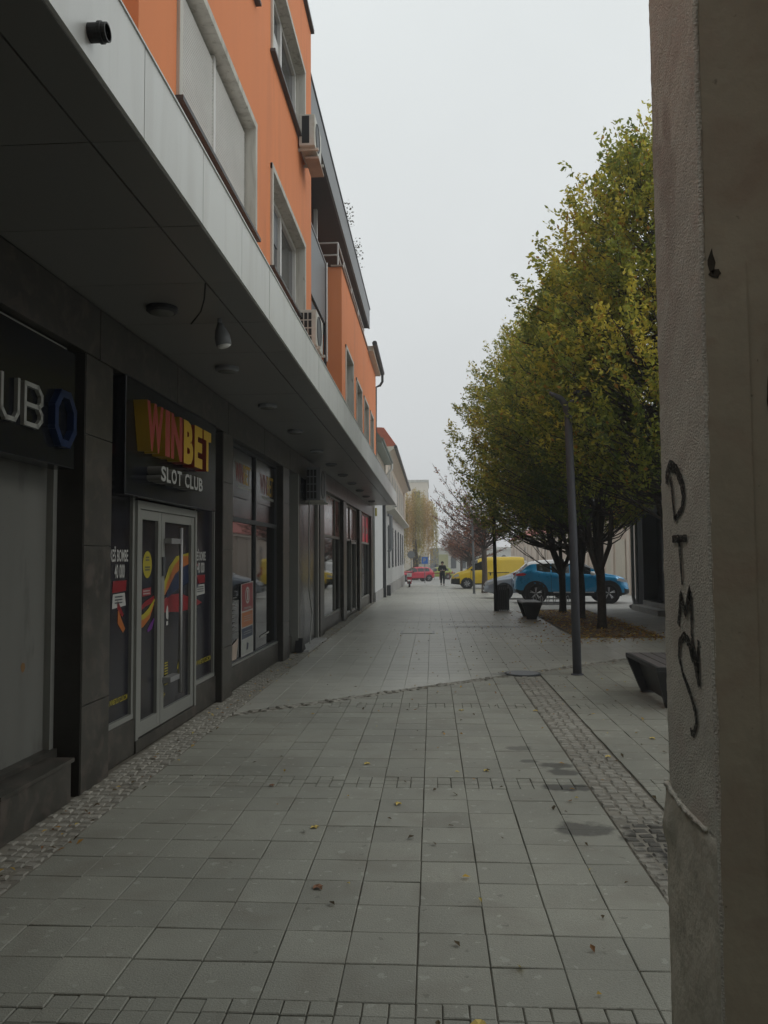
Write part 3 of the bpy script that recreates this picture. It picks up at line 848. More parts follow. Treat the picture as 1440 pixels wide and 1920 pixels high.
# torn wire and spotlight
tag(MB().tube([(-1.57, 5.42, 3.61), (-1.6, 5.5, 3.52), (-1.66, 5.62, 3.47), (-1.72, 5.72, 3.46), (-1.78, 5.78, 3.43)], .006, 5).build('loose_cable', m_black), 'short black cable dangling from a joint in the canopy ceiling', 'cable')
sp = empty('spotlight', (-1.69, 6.25, 3.6), 'small adjustable spotlight hanging under the canopy near its edge', 'spotlight')
MB().tube([(-1.69, 6.25, 3.61), (-1.69, 6.25, 3.56)], .02).build('mount', m_mgrey, sp)
hd = MB(); ax = Vector((.25, .1, -1)).normalized()
pth = [Vector((-1.69, 6.25, 3.57)), Vector((-1.69, 6.25, 3.55)) + ax * .03, Vector((-1.69, 6.25, 3.54)) + ax * .08, Vector((-1.69, 6.25, 3.52)) + ax * .13]
hd.tube(pth, [.02, .045, .062, .062], 14); hd.build('lamp_head', m_mgrey, sp, smooth=True)
hd = MB(); hd.tube([pth[-1] - ax * .03, pth[-1] + ax * .01, pth[-1] + ax * .022], [.055, .054, .03], 14); hd.build('bulb', m_white, sp, smooth=True)
# black vent pipe on the fascia
vp = empty('vent_pipe', (CX, 2.92, 3.72), 'black round plastic vent pipe sticking out of the grey fascia', 'vent pipe')
MB().lathe([(.036, CX), (.036, CX + .05), (.041, CX + .052), (.041, CX + .065), (.036, CX + .067), (.036, CX + .085), (.03, CX + .085), (.03, CX + .03)], (0, 2.92, 3.72), 'x', 22).build('pipe', m_black, vp)

# --- first shop left: shutter board, sign
S0 = empty('club_shopfront', (-2.7, 5, 0), 'shuttered dark shopfront with a grey board below a black sign, nearest on the left', 'shopfront')
wb('board', m_board, 4.2, 5.62, -.28, -.24, .33, 2.35, S0)
wb('frame', m_alu, 5.62, 5.68, -.28, -.19, .30, 3.2, S0); wb('frame', m_alu, 4.12, 4.18, -.28, -.2, .30, 3.2, S0)
wb('frame', m_marble, 4.12, 5.68, -.28, -.16, .27, .33, S0)
wb('low_wall', m_marble, 4.62, 5.52, -.3, .02, 0.0, .27, S0, bevel=.004)
wb('low_wall_cap', m_marble, 4.60, 5.54, -.24, .035, .272, .30, S0, bevel=.004)
wb('low_wall', m_marble, 4.1, 4.55, -.34, -.16, 0.0, .27, S0)
poly_mark = MB(lambda u, o, z: WL(u, o, z)); poly_mark.face([poly_mark.p(5.33 + .03 * cos(k * .9) * (1 + .3 * sin(k * 3)), -.2385, .95 + .035 * sin(k * .9)) for k in range(7)]); poly_mark.build('chipped_mark', mat('rust_mark', (.16, .09, .035), .8), S0)
CS = empty('club_sign', (-2.6, 5, 2.8), 'black wall sign with white outlined letters ending in UB and a blue octagon ring', 'sign')
wb('sign_panel', m_blackg, 3.7, 5.60, -.19, -.03, 2.33, 3.17, CS, bevel=.006)
wb('sign_trim', m_alu, 4.4, 5.5, -.235, -.05, 3.175, 3.19, CS)
def stroke_letters(strokes, r, depth, parent, m, name='letter'):
    # strokes: list of polylines in (u, z); ribbon with mitred ends
    for st in strokes:
        b = MB(lambda u, o, z: WL(u, o, z))
        for (a, c) in zip(st[:-1], st[1:]):
            va = Vector((c[0] - a[0], c[1] - a[1])); va.normalize(); n_ = Vector((-va.y, va.x)) * r; e = va * r * .8
            p = [(a[0] - e.x + n_.x, a[1] - e.y + n_.y), (c[0] + e.x + n_.x, c[1] + e.y + n_.y), (c[0] + e.x - n_.x, c[1] + e.y - n_.y), (a[0] - e.x - n_.x, a[1] - e.y - n_.y)]
            lo = [b.p(q[0], depth[0], q[1]) for q in p]; hi = [b.p(q[0], depth[1], q[1]) for q in p]
            b.face(hi); 
            for k in range(4): b.face([lo[k], lo[(k + 1) % 4], hi[(k + 1) % 4], hi[k]])
        b.build(name, m, parent)
zt, zb_ = 2.80, 2.545
SH = -.36
U = [(4.95, zt), (4.95, zb_ + .05), (5.0, zb_), (5.1, zb_), (5.14, zb_ + .05), (5.14, zt)]
B_ = [(5.22, zb_), (5.22, zt), (5.38, zt), (5.43, zt - .045), (5.43, zt - .10), (5.39, zt - .13), (5.43, zt - .17), (5.43, zb_ + .045), (5.38, zb_), (5.22, zb_)]
Lm = [(4.7, zt), (4.7, zb_), (4.86, zb_)]
Cc = [(4.6, zt), (4.47, zt), (4.42, zt - .05), (4.42, zb_ + .05), (4.47, zb_), (4.6, zb_)]
stroke_letters([[(u - .36, z) for u, z in st] for st in (Cc, Lm, U, B_, [(5.22, zt - .13), (5.39, zt - .13)])], .014, (-.028, -.002), CS, m_letw)
rg = [(5.365 + .135 * cos(pi / 8 + k * pi / 4) * 1.08, 2.655 + .185 * sin(pi / 8 + k * pi / 4)) for k in range(9)]
stroke_letters([rg], .024, (-.029, .02), CS, m_navy, 'ring')

# --- slot club: windows, door, sign
S1 = empty('slot_club_shopfront', (-2.6, 7.8, 0), 'slot club shopfront with aluminium glazed double door and dark printed windows', 'shopfront')
O1 = -.10
USHIFT = ([6.16, 6.74, 6.80, 7.395, 8.36, 8.42, 9.4], [6.165, 6.89, 6.95, 7.53, 8.545, 8.60, 9.4])
wb('plinth', m_marble, 6.16, 6.74, O1 - .05, O1 + .035, 0, .30, S1, bevel=.004)
wb('plinth', m_marble, 8.42, 9.4, O1 - .05, O1 + .035, 0, .30, S1, bevel=.004)
wb('step', m_marble, 6.74, 8.42, O1 - .05, O1 + .05, 0, .105, S1, bevel=.004)
for (a, b) in ((6.18, 6.74), (8.42, 9.38)):
    w_ = MB(lambda x, y, z: WL(y, x, z))
    w_.box(O1 - .04, O1 + .02, a, b, .302, .345); w_.box(O1 - .04, O1 + .018, a, a + .035, .345, 3.2); w_.box(O1 - .04, O1 + .018, b - .035, b, .345, 3.2)
    w_ = w_.build('window', m_alu, S1)
    wb('pane', m_film, a + .035, b - .035, O1 - .02, O1 - .01, .345, 3.2, w_)
door = empty('door', (-2.6, 7.6, 0)); door.parent = S1; door.matrix_parent_inverse = Matrix.Translation(-S1.location)
def leaf(a, b, z0, z1):
    f_ = MB(lambda x, y, z: WL(y, x, z)); fw = .085
    f_.box(O1 - .03, O1 + .03, a, a + fw, z0, z1); f_.box(O1 - .03, O1 + .03, b - fw, b, z0, z1)
    f_.box(O1 - .03, O1 + .029, a + fw, b - fw, z1 - fw, z1); f_.box(O1 - .03, O1 + .029, a + fw, b - fw, z0, z0 + fw * 1.5)
    f_.build('door_frame', m_alu, door)
    wb('glass', m_film, a + fw, b - fw, O1 - .01, O1, z0 + fw * 1.5, z1 - fw, door)
fr = MB(lambda x, y, z: WL(y, x, z))
fr.box(O1 - .04, O1 + .045, 6.74, 6.80, .107, 2.2); fr.box(O1 - .04, O1 + .045, 8.36, 8.42, .107, 2.2); fr.box(O1 - .04, O1 + .044, 6.80, 8.36, 2.13, 2.2)
fr.build('outer_frame', m_alu, door)
leaf(6.805, 7.39, .115, 2.125); leaf(7.40, 8.355, .115, 2.125)
h = MB(); P1 = lambda u, o, z: WL(u, o, z)
h.tube([P1(7.72, O1 + .11, .36), P1(7.72, O1 + .11, 1.99)], .018, 10); h.build('handle', m_iron, door, smooth=True)
wb('handle_bracket', m_iron, 7.45, 7.73, O1 + .03, O1 + .11, .50, .55, door); wb('handle_bracket', m_iron, 7.45, 7.73, O1 + .03, O1 + .11, 1.83, 1.88, door)
wb('lock_plate', m_dgrey, 7.41, 7.47, O1 + .031, O1 + .045, 1.52, 1.7, door)
# prints on the glass (flat stickers)
def poly_print(pts, m, off, parent, name='print'):
    b = MB(lambda u, o, z: WL(u, o, z)); b.face([b.p(u, off, z) for u, z in pts]); return b.build(name, m, parent)
def ell(cu, cz, ru, rz, n=24): return [(cu + ru * cos(2 * pi * k / n), cz + rz * sin(2 * pi * k / n)) for k in range(n)]
def ribbon(path, wd, m, off, parent, name='swoosh'):
    b = MB(lambda u, o, z: WL(u, o, z)); pr = None
    for i, (u, z) in enumerate(path):
        a = path[max(i - 1, 0)]; c = path[min(i + 1, len(path) - 1)]
        v = Vector((c[0] - a[0], c[1] - a[1])).normalized(); n_ = Vector((-v.y, v.x)) * wd[i] / 2
        cur = (b.p(u + n_.x, off, z + n_.y), b.p(u - n_.x, off, z - n_.y))
        if pr: b.face([pr[0], pr[1], cur[1], cur[0]])
        pr = cur
    b.build(name, m, parent)
g = O1 + .0025
gp = O1 - .0075
Lw, Rw = [c for c in S1.children if c.name.startswith('window')]
for (u0, par, sfx) in ((6.375, Lw, 0), (8.57, Rw, 1)):
    w_ = .30 if sfx == 0 else .46
    text_mb('KEŠ BOMBE', WL, u0, 1.66, .13, mats=m_whp, o0=gp, name='lettering', parent=par, width=w_, bold=.02)
    text_mb('40 000', WL, u0 + .07, 1.52, .12, mats=m_whp, o0=gp + .002, parent=par, width=w_ - .13, bold=.02)
    poly_print([(u0 + .04, 1.40), (u0 + w_ - .03, 1.41), (u0 + w_ - .02, 1.50), (u0 + .05, 1.50)], m_red, gp, par)
    poly_print([(u0 + .04, 1.27), (u0 + w_ - .03, 1.285), (u0 + w_ - .05, 1.395), (u0 + .05, 1.39)], m_whp, gp, par)
    for z in (1.36, 1.335, 1.31): poly_print([(u0 + .08, z), (u0 + w_ - .09, z), (u0 + w_ - .09, z + .012), (u0 + .08, z + .012)], m_dgrey, gp + .001, par, 'text_line')
text_mb('WWW.WINBETSLOTCLUB.COM', WL, 6.31, .48, .045, mats=m_yelp, o0=gp, parent=Lw, width=.38, bold=.015)
text_mb('WWW.WINBETSLOTCLUB.COM', WL, 8.5, .50, .055, mats=m_yelp, o0=gp, parent=Rw, width=.8, bold=.015)
text_mb('18+', WL, 7.52, .34, .05, mats=m_yelp, o0=g, parent=door, width=.09)
for k in range(9): poly_print([(7.58, .45 + .026 * k), (7.67, .45 + .026 * k), (7.67, .463 + .026 * k), (7.58, .463 + .026 * k)], m_yelp, g, door, 'text_line')
poly_print([(7.93, .56), (8.06, .56), (8.0, .68)], m_yelp, g, door); poly_print([(7.97, .5), (8.02, .5), (8.02, .56), (7.97, .56)], m_yelp, g, door)
poly_print(ell(7.1, 1.63, .115, .125), m_yelp, g, door)
for (z, w_) in ((1.69, .09), (1.665, .1), (1.60, .13), (1.575, .12)): poly_print([(7.1 - w_ / 2, z), (7.1 + w_ / 2, z), (7.1 + w_ / 2, z + .014), (7.1 - w_ / 2, z + .014)], m_dgrey, g + .001, door, 'text_line')
poly_print([(6.98, 1.34), (7.2, 1.35), (7.2, 1.42), (6.98, 1.41)], m_red, g, door)
for z in (1.36, 1.385): poly_print([(7.0, z), (7.17, z), (7.17, z + .01), (7.0, z + .01)], m_whp, g + .001, door, 'text_line')
# coloured swooshes
arc = lambda c, r, a0, a1, n, sx=1: [(c[0] + sx * r * cos(a0 + (a1 - a0) * k / (n - 1)), c[1] + r * sin(a0 + (a1 - a0) * k / (n - 1))) for k in range(n)]
ribbon([(6.6, 1.2), (6.52, 1.28), (6.5, 1.33)][::-1], [.02, .05, .03], m_red, gp, Lw)
ribbon([(6.62, 1.07), (6.54, 1.16), (6.52, 1.25)], [.05, .07, .02], m_org, gp, Lw)
ribbon([(6.9, 1.1), (7.0, 1.12), (7.15, 1.17), (7.28, 1.27)], [.1, .11, .09, .03], m_org, g, door)
ribbon([(6.9, 1.15), (7.02, 1.16), (7.15, 1.2), (7.3, 1.3)], [.04, .05, .06, .02], m_yelp, g + .001, door)
ribbon([(7.12, 1.02), (7.22, 1.06), (7.29, 1.12)], [.03, .07, .02], m_pur, g, door)
ribbon([(6.9, 1.22), (7.05, 1.27), (7.29, 1.31)], [.03, .05, .06], m_red, g, door)
ribbon([(7.5, 1.22), (7.7, 1.24), (8.0, 1.23), (8.26, 1.21)], [.12, .17, .19, .14], m_red, g, door)
ribbon([(7.5, 1.3), (7.58, 1.42), (7.72, 1.56), (7.9, 1.66), (8.26, 1.72)], [.05, .09, .11, .10, .05], m_yelp, g, door)
ribbon([(7.56, 1.33), (7.66, 1.43), (7.84, 1.57), (8.05, 1.65), (8.26, 1.67)], [.02, .07, .09, .12, .09], m_org, g + .001, door)
ribbon([(7.62, 1.31), (7.76, 1.4), (7.95, 1.48), (8.26, 1.53)], [.04, .14, .2, .2], m_blue, g + .0005, door)
ribbon([(8.46, 1.22), (8.6, 1.2), (8.85, 1.19)], [.12, .08, .01], m_red, gp, Rw)
ribbon([(8.46, 1.66), (8.52, 1.65), (8.7, 1.6)], [.05, .06, .01], m_red, gp, Rw)
ribbon([(8.46, 1.45), (8.6, 1.42), (8.72, 1.4)], [.2, .18, .02], m_blue, gp, Rw)
poly_print([(7.61, 1.1), (7.665, 1.08), (7.67, 1.14), (7.655, 1.22), (7.63, 1.22), (7.6, 1.16)], m_whp, g + .002, door, 'hand_icon')
poly_print([(7.61, 1.03), (7.66, 1.03), (7.66, 1.07), (7.61, 1.07)], m_whp, g + .002, door, 'text_line')
# small print at the left of the sign
poly_print([(6.2, 2.27), (6.44, 2.26), (6.44, 2.29), (6.2, 2.30)], m_whp, gp, Lw, 'text_line')
poly_print([(6.2, 2.34), (6.44, 2.33), (6.44, 2.345), (6.2, 2.355)], m_whp, gp, Lw, 'text_line')
text_mb('BET', WL, 6.24, 2.38, .09, mats=m_letg, o0=gp, parent=Lw, width=.2)
ribbon([(6.2, 2.6), (6.32, 2.6), (6.42, 2.55)], [.1, .07, .01], m_redd, gp, Lw)

USHIFT = None
SG = empty('slot_club_sign', (-2.5, 7.8, 2.7), 'black box sign with raised red and yellow capitals above white lettering over the door', 'sign')
wb('sign_box', m_blackg, 6.37, 8.99, O1 + .02, .035, 2.215, 3.199, SG, bevel=.006)
wb('sign_edge', m_dgrey, 6.365, 8.995, O1 + .021, .042, 3.2005, 3.2025, SG)
def letters(s, u0, u1, z0, z1, o0, depth, mats, bold=.05):
    # every letter its own object, spaced by real advance widths
    adv = {'W': 1.35, 'I': .42, 'N': 1.05, 'B': 1.0, 'E': .9, 'T': .92, 'S': .95, 'L': .82, 'O': 1.1, 'C': 1.05, 'U': 1.02, ' ': .5}
    tot = sum(adv[c] for c in s); u = u0; k = (u1 - u0) / tot
    for c in s:
        w_ = adv[c] * k
        if c != ' ':
            text_mb(c, WL, u + w_ * .05, z0, z1 - z0, mats=mats, o0=o0, depth=depth, name='letter', parent=SG, width=w_ * .86, bold=bold)
        u += w_
letters('WIN', 6.50, 7.47, 2.60, 3.02, .036, .12, [m_redd, m_yel])
letters('BET', 7.47, 8.42, 2.60, 3.02, .036, .12, [m_yel, m_redd])
letters('SLOT CLUB', 6.84, 8.08, 2.365, 2.50, .036, .13, [m_letw, m_letg], bold=.03)

# --- third bay: glass with mullion, posters
S2 = empty('window_bay', (-2.6, 11.4, 0), 'reflecting shop window bay between marble columns, with a red poster and small club prints', 'shopfront')
O2 = -.12
def bay(par, u0, u1, mull, tz=2.2, sill=.33, top=3.2, fm=m_alu, lowm=m_glass, upm=m_glass, off=O2, plinth=True):
    if plinth: wb('plinth', m_marble, u0, u1, off - .06, off + .05, 0, sill - .03, par, bevel=.004)
    f_ = MB(lambda x, y, z: WL(y, x, z))
    f_.box(off - .03, off + .03, u0, u1, sill - .028, sill + .02); f_.box(off - .03, off + .025, u0, u1, tz - .03, tz + .03); f_.box(off - .03, off + .025, u0, u1, top - .04, top)
    for m_ in [u0 + .02, *mull, u1 - .02]: f_.box(off - .03, off + .022, m_ - .02, m_ + .02, sill + .02, tz - .03); f_.box(off - .03, off + .022, m_ - .02, m_ + .02, tz + .03, top - .04)
    f_.build('frame', fm, par)
    e = [u0, *mull, u1]
    for a, b in zip(e[:-1], e[1:]):
        xg = WL((a + b) / 2, off, 0)[0]      # flat panes, parallel to the kerb
        bx('pane', lowm, xg - .006, xg, a + .03, b - .03, sill + .02, tz - .03, par)
        bx('pane', upm, xg - .006, xg, a + .03, b - .03, tz + .03, top - .04, par)
bay(S2, 9.86, 13.03, [11.56], fm=m_dgrey, upm=m_film)
wb('sill_trim', m_alu, 9.87, 13.0, O2 + .031, O2 + .055, .31, .335, S2)
gb = O2 + .014
def mini(u, z, w_, off):
    h_ = w_ * .32
    text_mb('WIN', WL, u, z, h_, mats=m_redd, o0=off, parent=S2, width=w_ * .48, bold=.012)
    text_mb('BET', WL, u + w_ * .5, z, h_, mats=m_yel, o0=off, parent=S2, width=w_ * .46, bold=.012)
    poly_print([(u + w_ * .12, z - .07), (u + w_, z - .07), (u + w_, z - .03), (u + w_ * .12, z - .03)], m_letw, off, S2, 'text_line')
poly_print([(9.98, 2.5), (11.2, 2.5), (11.2, 3.1), (9.98, 3.1)], m_film, gb, S2); poly_print([(11.5, 2.5), (12.9, 2.5), (12.9, 3.1), (11.5, 3.1)], m_film, gb, S2)
mini(10.42, 2.70, .84, gb + .002); mini(11.86, 2.66, .95, gb + .002)
PO = empty('poster', (-2.6, 11.05, .8), 'long safety poster in red, orange, blue and white bands on the shop glass', 'poster')
poly_print([(10.74, .34), (11.44, .35), (11.42, 1.36), (10.72, 1.33)], m_whp, gb + .002, PO, 'sheet')
for (z0, z1, m_) in ((.96, 1.33, m_red), (.74, .94, m_org), (.58, .725, m_blue), (.37, .565, m_whp)):
    poly_print([(10.77, z0), (11.40, z0 + .01), (11.39, z1 + .01), (10.76, z1)], m_ if m_ is not m_whp else m_letw, gb + .004, PO, 'colour_band')
poly_print(ell(11.08, 1.17, .13, .115), m_whp, gb + .006, PO, 'round_icon'); poly_print(ell(11.08, 1.17, .10, .088), m_red, gb + .007, PO, 'round_icon')
poly_print([(11.04, 1.1), (11.12, 1.1), (11.12, 1.24), (11.04, 1.24)], m_whp, gb + .008, PO, 'round_icon')
for z in (1.0, .985, .82, .85, .88, .64, .67): poly_print([(10.86, z), (11.3, z), (11.3, z + .008), (10.86, z + .008)], m_letw, gb + .0085, PO, 'text_line')
poly_print([(11.02, .42), (11.1, .42), (11.14, .5), (11.06, .52)], m_blue, gb + .008, PO, 'mark')
for k in range(9): poly_print([(10.28 + .02 * (k % 3), .72 + .055 * k), (10.5 - .03 * (k % 2), .72 + .055 * k), (10.5 - .03 * (k % 2), .735 + .055 * k), (10.28 + .02 * (k % 3), .735 + .055 * k)], m_letg, gb, S2, 'text_line')
poly_print([(9.98, .36), (10.5, .36), (10.6, .62), (9.98, .5)], m_accop, gb, S2)
poly_print([(11.9, .50), (12.5, .52), (12.5, .545), (11.9, .525)], m_letw, gb, S2, 'text_line')

# --- doorway with dark pillar and AC below the canopy
S3 = empty('dark_doorway', (-2.5, 15.3, 0), 'narrow dark doorway with black cladding under a hanging air conditioner', 'shopfront')
bay(S3, 13.56, 14.2, [], fm=m_dgrey)
wb('side_trim', m_alu, 14.2, 14.28, -.12, .05, .02, 3.2, S3); wb('side_panel', m_marble, 14.28, 14.72, -.12, .0, 0.0, 3.2, S3)
wb('black_panel', m_blackg, 14.72, 16.6, -.12, -.02, .0, 3.2, S3, bevel=.004)
wb('side_trim', m_alu, 16.62, 16.75, -.12, .03, 0, 3.2, S3); wb('side_panel', m_marble_d, 16.75, 17.14, -.15, -.05, 0, 3.2, S3)
wb('threshold', m_conc, 14.3, 16.6, -.02, .22, -.01, .035, S3, bevel=.004)
b = MB(lambda x, y, z: WL(y, x, z)); b.poly_prism([(14.1, .02), (14.55, .02), (14.22, .26)], -.0, .13, 'x'); tag(b.build('broken_panel', m_black), 'broken black plastic panel lying at the foot of the doorway', 'debris')
tag(MB().tube([WL(15.35, .06, 2.8), WL(15.36, .05, 2.2), WL(15.33, .06, 1.6), WL(15.34, .05, 1.1), WL(15.6, .07, .6), WL(15.5, .06, .25), WL(15.35, .07, .05)], .014, 6).build('hanging_cable', m_letw), 'white cable hanging down from the air conditioner in the doorway', 'cable')
def ac_unit(name, label, x0, x1, y0, y1, z0, z1, grille, bracket=True, m=m_acw, par_loc=None):
    o = empty('air_conditioner', (x0, y0, z0), label, 'air conditioner', 'air conditioner units on the facade')
    bx('casing', m, x0, x1, y0, y1, z0, z1, o, bevel=.012)
    b = MB()
    if grille == 'plain':
        b.box(x0 + .05, x1 - .09, y0 - .004, y0 + .01, z0 + .04, z1 - .03)
    else:
        nx, nz = 3, 4
        for i in range(nx):
            for j in range(nz):
                xa = x0 + .02 + i * (x1 - x0 - .08) / nx; za = z0 + .03 + j * (z1 - z0 - .06) / nz
                b.box(xa, xa + (x1 - x0 - .08) / nx - .018, y0 - .004, y0 + .01, za, za + (z1 - z0 - .06) / nz - .02)
    b.build('grille', m_black, o)
    b = MB(); cy, cz, rr = (y0 + y1) / 2 - .08, (z0 + z1) / 2, (z1 - z0) * .43
    b.lathe([(rr, x1 - .001), (rr, x1 + .012), (rr * .95, x1 + .012), (rr * .94, x1 + .004)], (0, cy, cz), 'x', 24); b.build('fan_guard', m_dgrey, o)
    if bracket:
        for y in (y0 + .1, y1 - .1):
            b = MB(); b.box(x0 - .05, x1 + .05, y - .02, y + .02, z0 - .04, z0 - .001)
            b.build('bracket', m_acw, o)
    return o
a1 = ac_unit('ac', 'white air conditioner on the orange wall beside the upper window, above a rusty tray', -2.08, -1.82, 12.4, 13.15, 8.30, 8.82, 'plain')
bx('drip_tray', m_accop, -2.0, -1.78, 12.55, 13.2, 8.16, 8.19, a1); bx('tray_side', m_accop, -1.98, -1.80, 12.7, 13.15, 8.20, 8.26, a1)
ac_unit('ac', 'white air conditioner with a square grille on the orange wall just above the canopy', -2.08, -1.80, 12.4, 13.15, 5.05, 5.62, 'sq')
ac_unit('ac', 'grey air conditioner hanging under the canopy over the dark doorway', -2.43, -2.15, 15.3, 16.15, 2.80, 3.44, 'sq', m=m_mgrey)

# --- bays beyond
S4 = empty('red_band_window', (-2.4, 19.5, 0), 'shop window bay with dull red film along its top, past the dark doorway', 'shopfront')
m_redf = mat('dull_red_film', (0.58, 0.29, 0.27), 0.12, var=0.2, spec=0.9)
m_redb = mat('bright_red_film', (0.68, 0.05, 0.08), 0.3, var=0.15)
bay(S4, 17.76, 21.27, [20.3], upm=m_redf)
S5 = empty('grey_door_shopfront', (-2.4, 23.7, 0), 'shopfront with a grey framed door and red film above it', 'shopfront')
bay(S5, 21.96, 25.45, [23.6, 24.9], upm=m_redf, sill=.12)
wb('door_frame', m_alu, 23.55, 23.65, O2 + .03, O2 + .07, .1, 2.2, S5); wb('door_frame', m_alu, 24.85, 24.95, O2 + .03, O2 + .07, .1, 2.2, S5); wb('door_frame', m_alu, 23.55, 24.95, O2 + .03, O2 + .069, 2.1, 2.17, S5)
S6 = empty('bright_red_shopfront', (-2.3, 28, 0), 'farthest shopfront under the canopy with a bright red sign band and white marks', 'shopfront')
bay(S6, 26.12, 29.72, [27.3, 28.5], upm=m_redb, lowm=m_glass)
for u in (26.6, 27.6, 28.8): poly_print([(u, 2.55), (u + .5, 2.55), (u + .45, 2.75), (u + .1, 2.8)], m_letw, O2 + .014, S6, 'white_mark')
for k in range(7): wb('security_bar', m_dgrey, 26.5 + .45 * k, 26.53 + .45 * k, O2 + .03, O2 + .05, .36, 2.15, S6)

# ================================================================== LEFT HOUSES FARTHER ON
HX = -2.2
LG = empty('light_panel_building', (-2.2, 33, 0), 'pale grey panelled wall section just past the canopy end', 'building')
for i in range(3): bx('wall_panel', m_grw2, -3.2, -2.2 + .0, 30.62 + i * 1.6, 32.2 + i * 1.6, .35, 4.3, LG)
bx('plinth', m_conc, -3.2, -2.18, 30.62, 35.4, -.12, .345, LG)
bx('corner_post', m_dgrey, -2.3, -2.06, 35.42, 35.6, -.12, 4.1, LG)
# cross-street light sign under canopy end
bx('yellow_sign', m_yelp, -2.2, -2.14, 30.8, 31.1, 3.3, 3.6, tag(empty('small_sign', (-2.2, 30.9, 3.4)), 'small yellow sign bracket under the far end of the canopy', 'sign'))
GH = empty('green_roof_house', (-2.3, 34, 0), 'beige house with green sheet metal roof and white gutter pipe beyond the orange block', 'house')
bx('upper_wall', m_beige, -6, -2.25, 30.6, 37.9, 4.3, 6.2, GH)
MB().poly_prism([(-1.9, 6.2), (-1.9, 6.27), (-2.65, 7.25), (-5.5, 7.4), (-5.5, 6.2)], 30.5, 38, 'y').build('roof', m_green, GH)
bx('eave_soffit', m_green, -2.3, -1.9, 30.5, 38, 6.1, 6.198, GH)
MB().tube([(-1.88, 30.5, 6.24), (-1.88, 38.05, 6.22)], .06, 8).build('gutter', m_green, GH)
MB().tube([(-1.9, 38.0, 6.2), (-1.9, 38.0, 5.9), (-2.1, 38, 5.65), (-2.27, 38, 5.55), (-2.3, 38, 4.2)], .06, 8).build('downpipe', m_white, GH)
RH = empty('grey_two_storey_house', (-2.3, 50, 0), 'grey house with barred ground floor windows, cornice and red tiled roof', 'house')
fh = lambda u, d_, v: (HX - d_, u, v)
HW = [(y, y + 1.3, 1.2, 3.25) for y in (39.5, 43.2, 46.9, 50.6, 54.3, 58.0)]
b = MB(); holes_wall(b, fh, 35.62, 62, -.6, 4.0, HW, .2); b.quad((HX, 62, -.6), (HX, 62, 4), (-8, 62, 4), (-8, 62, -.6)); b.build('lower_wall', m_grw, RH)
b = MB(); yy_ = [35.62, 45, 55, 62]
for a, c in zip(yy_[:-1], yy_[1:]):
    b.quad((HX + .05, a, gz(a) - .1), (HX + .05, c, gz(c) - .1), (HX + .05, c, .35), (HX + .05, a, .35)); b.quad((HX + .05, a, .35), (HX + .05, c, .35), (HX, c, .38), (HX, a, .38))
b.build('plinth', m_conc, RH)
for (a, b_, c, d_) in HW:
    w_ = MB().box(HX - .16, HX - .1, a, b_, c, d_).build('window', m_glassw, RH)
    r = MB()
    for k in range(7): y_ = a + .08 + k * (b_ - a - .16) / 6; r.box(HX + .02, HX + .045, y_, y_ + .025, c - .05, d_ + .05)
    for z in (c + .1, (c + d_) / 2, d_ - .1): r.box(HX + .01, HX + .05, a - .05, b_ + .05, z, z + .03)
    r.build('security_bars', m_mgrey, w_)
MB().poly_prism([(HX, 3.9), (-1.78, 4.02), (-1.78, 4.12), (HX, 4.2)], 38.2, 62.1, 'y').build('cornice', m_trimw, RH)
UW = [(y, y + 1.2, 4.55, 6.2) for y in (40.5, 43.6, 46.7, 49.8, 52.9, 56.0, 59.1)]
b = MB(); holes_wall(b, fh, 38.05, 62, 4.0, 6.75, UW, .2); b.quad((HX, 38.05, 4), (HX - 4, 38.05, 4), (HX - 4, 38.05, 6.75), (HX, 38.05, 6.75)); b.quad((HX, 62, 4), (HX, 62, 6.75), (HX - 4, 62, 6.75), (HX - 4, 62, 4)); b.build('upper_wall', m_beige, RH)
for (a, b_, c, d_) in UW:
    w_ = MB().box(HX - .16, HX - .1, a, b_, c, d_).build('window', m_glassw, RH)
    MB().box(HX - .02, HX + .05, a - .12, a - .0, c - .1, d_ + .1).build('surround', m_white, w_)
    MB().box(HX - .02, HX + .05, b_, b_ + .12, c - .1, d_ + .1).build('surround', m_white, w_)
    MB().box(HX - .1, HX - .06, (a + b_) / 2 - .04, (a + b_) / 2 + .04, c, d_).build('frame', m_white, w_)
bx('corner_pilaster', m_creaml, HX, HX + .12, 61.2, 62.05, 4.13, 6.7, RH)
MB().poly_prism([(HX, 6.6), (-1.78, 6.9), (-1.78, 7.0), (HX, 7.0)], 38.0, 62.5, 'y').build('eave', m_beige, RH)
MB().tube([(-1.72, 38, 6.98), (-1.72, 62.5, 6.95)], .09, 8).build('gutter', m_dgrey, RH)
b = MB().poly_prism([(-1.7, 7.02), (-2.35, 7.95), (-6, 8.1), (-6, 7.02)], 38.2, 62.4, 'y'); b.build('roof', m_tile_r, RH)
r = MB()
for k in range(30):
    y_ = 38.5 + .8 * k; r.tube([(-1.72, y_, 7.08), (-2.34, y_, 7.97)], .05, 5)
r.build('roof_tiles', m_tile_r, RH, kind='stuff')
MB().tube([(-2.1, 38.3, 3.72), (-1.98, 38.4, 3.70), (-1.98, 38.4, 2.1), (-2.12, 38.4, 1.95)], .08, 8).build('downpipe', m_mgrey, RH)
bx('utility_box', m_dgrey, -2.15, -1.98, 37.6, 38.0, -.1, .38, tag(empty('meter_box', (-2.1, 37.8, 0)), 'small dark box at the foot of the grey house wall', 'utility box'))
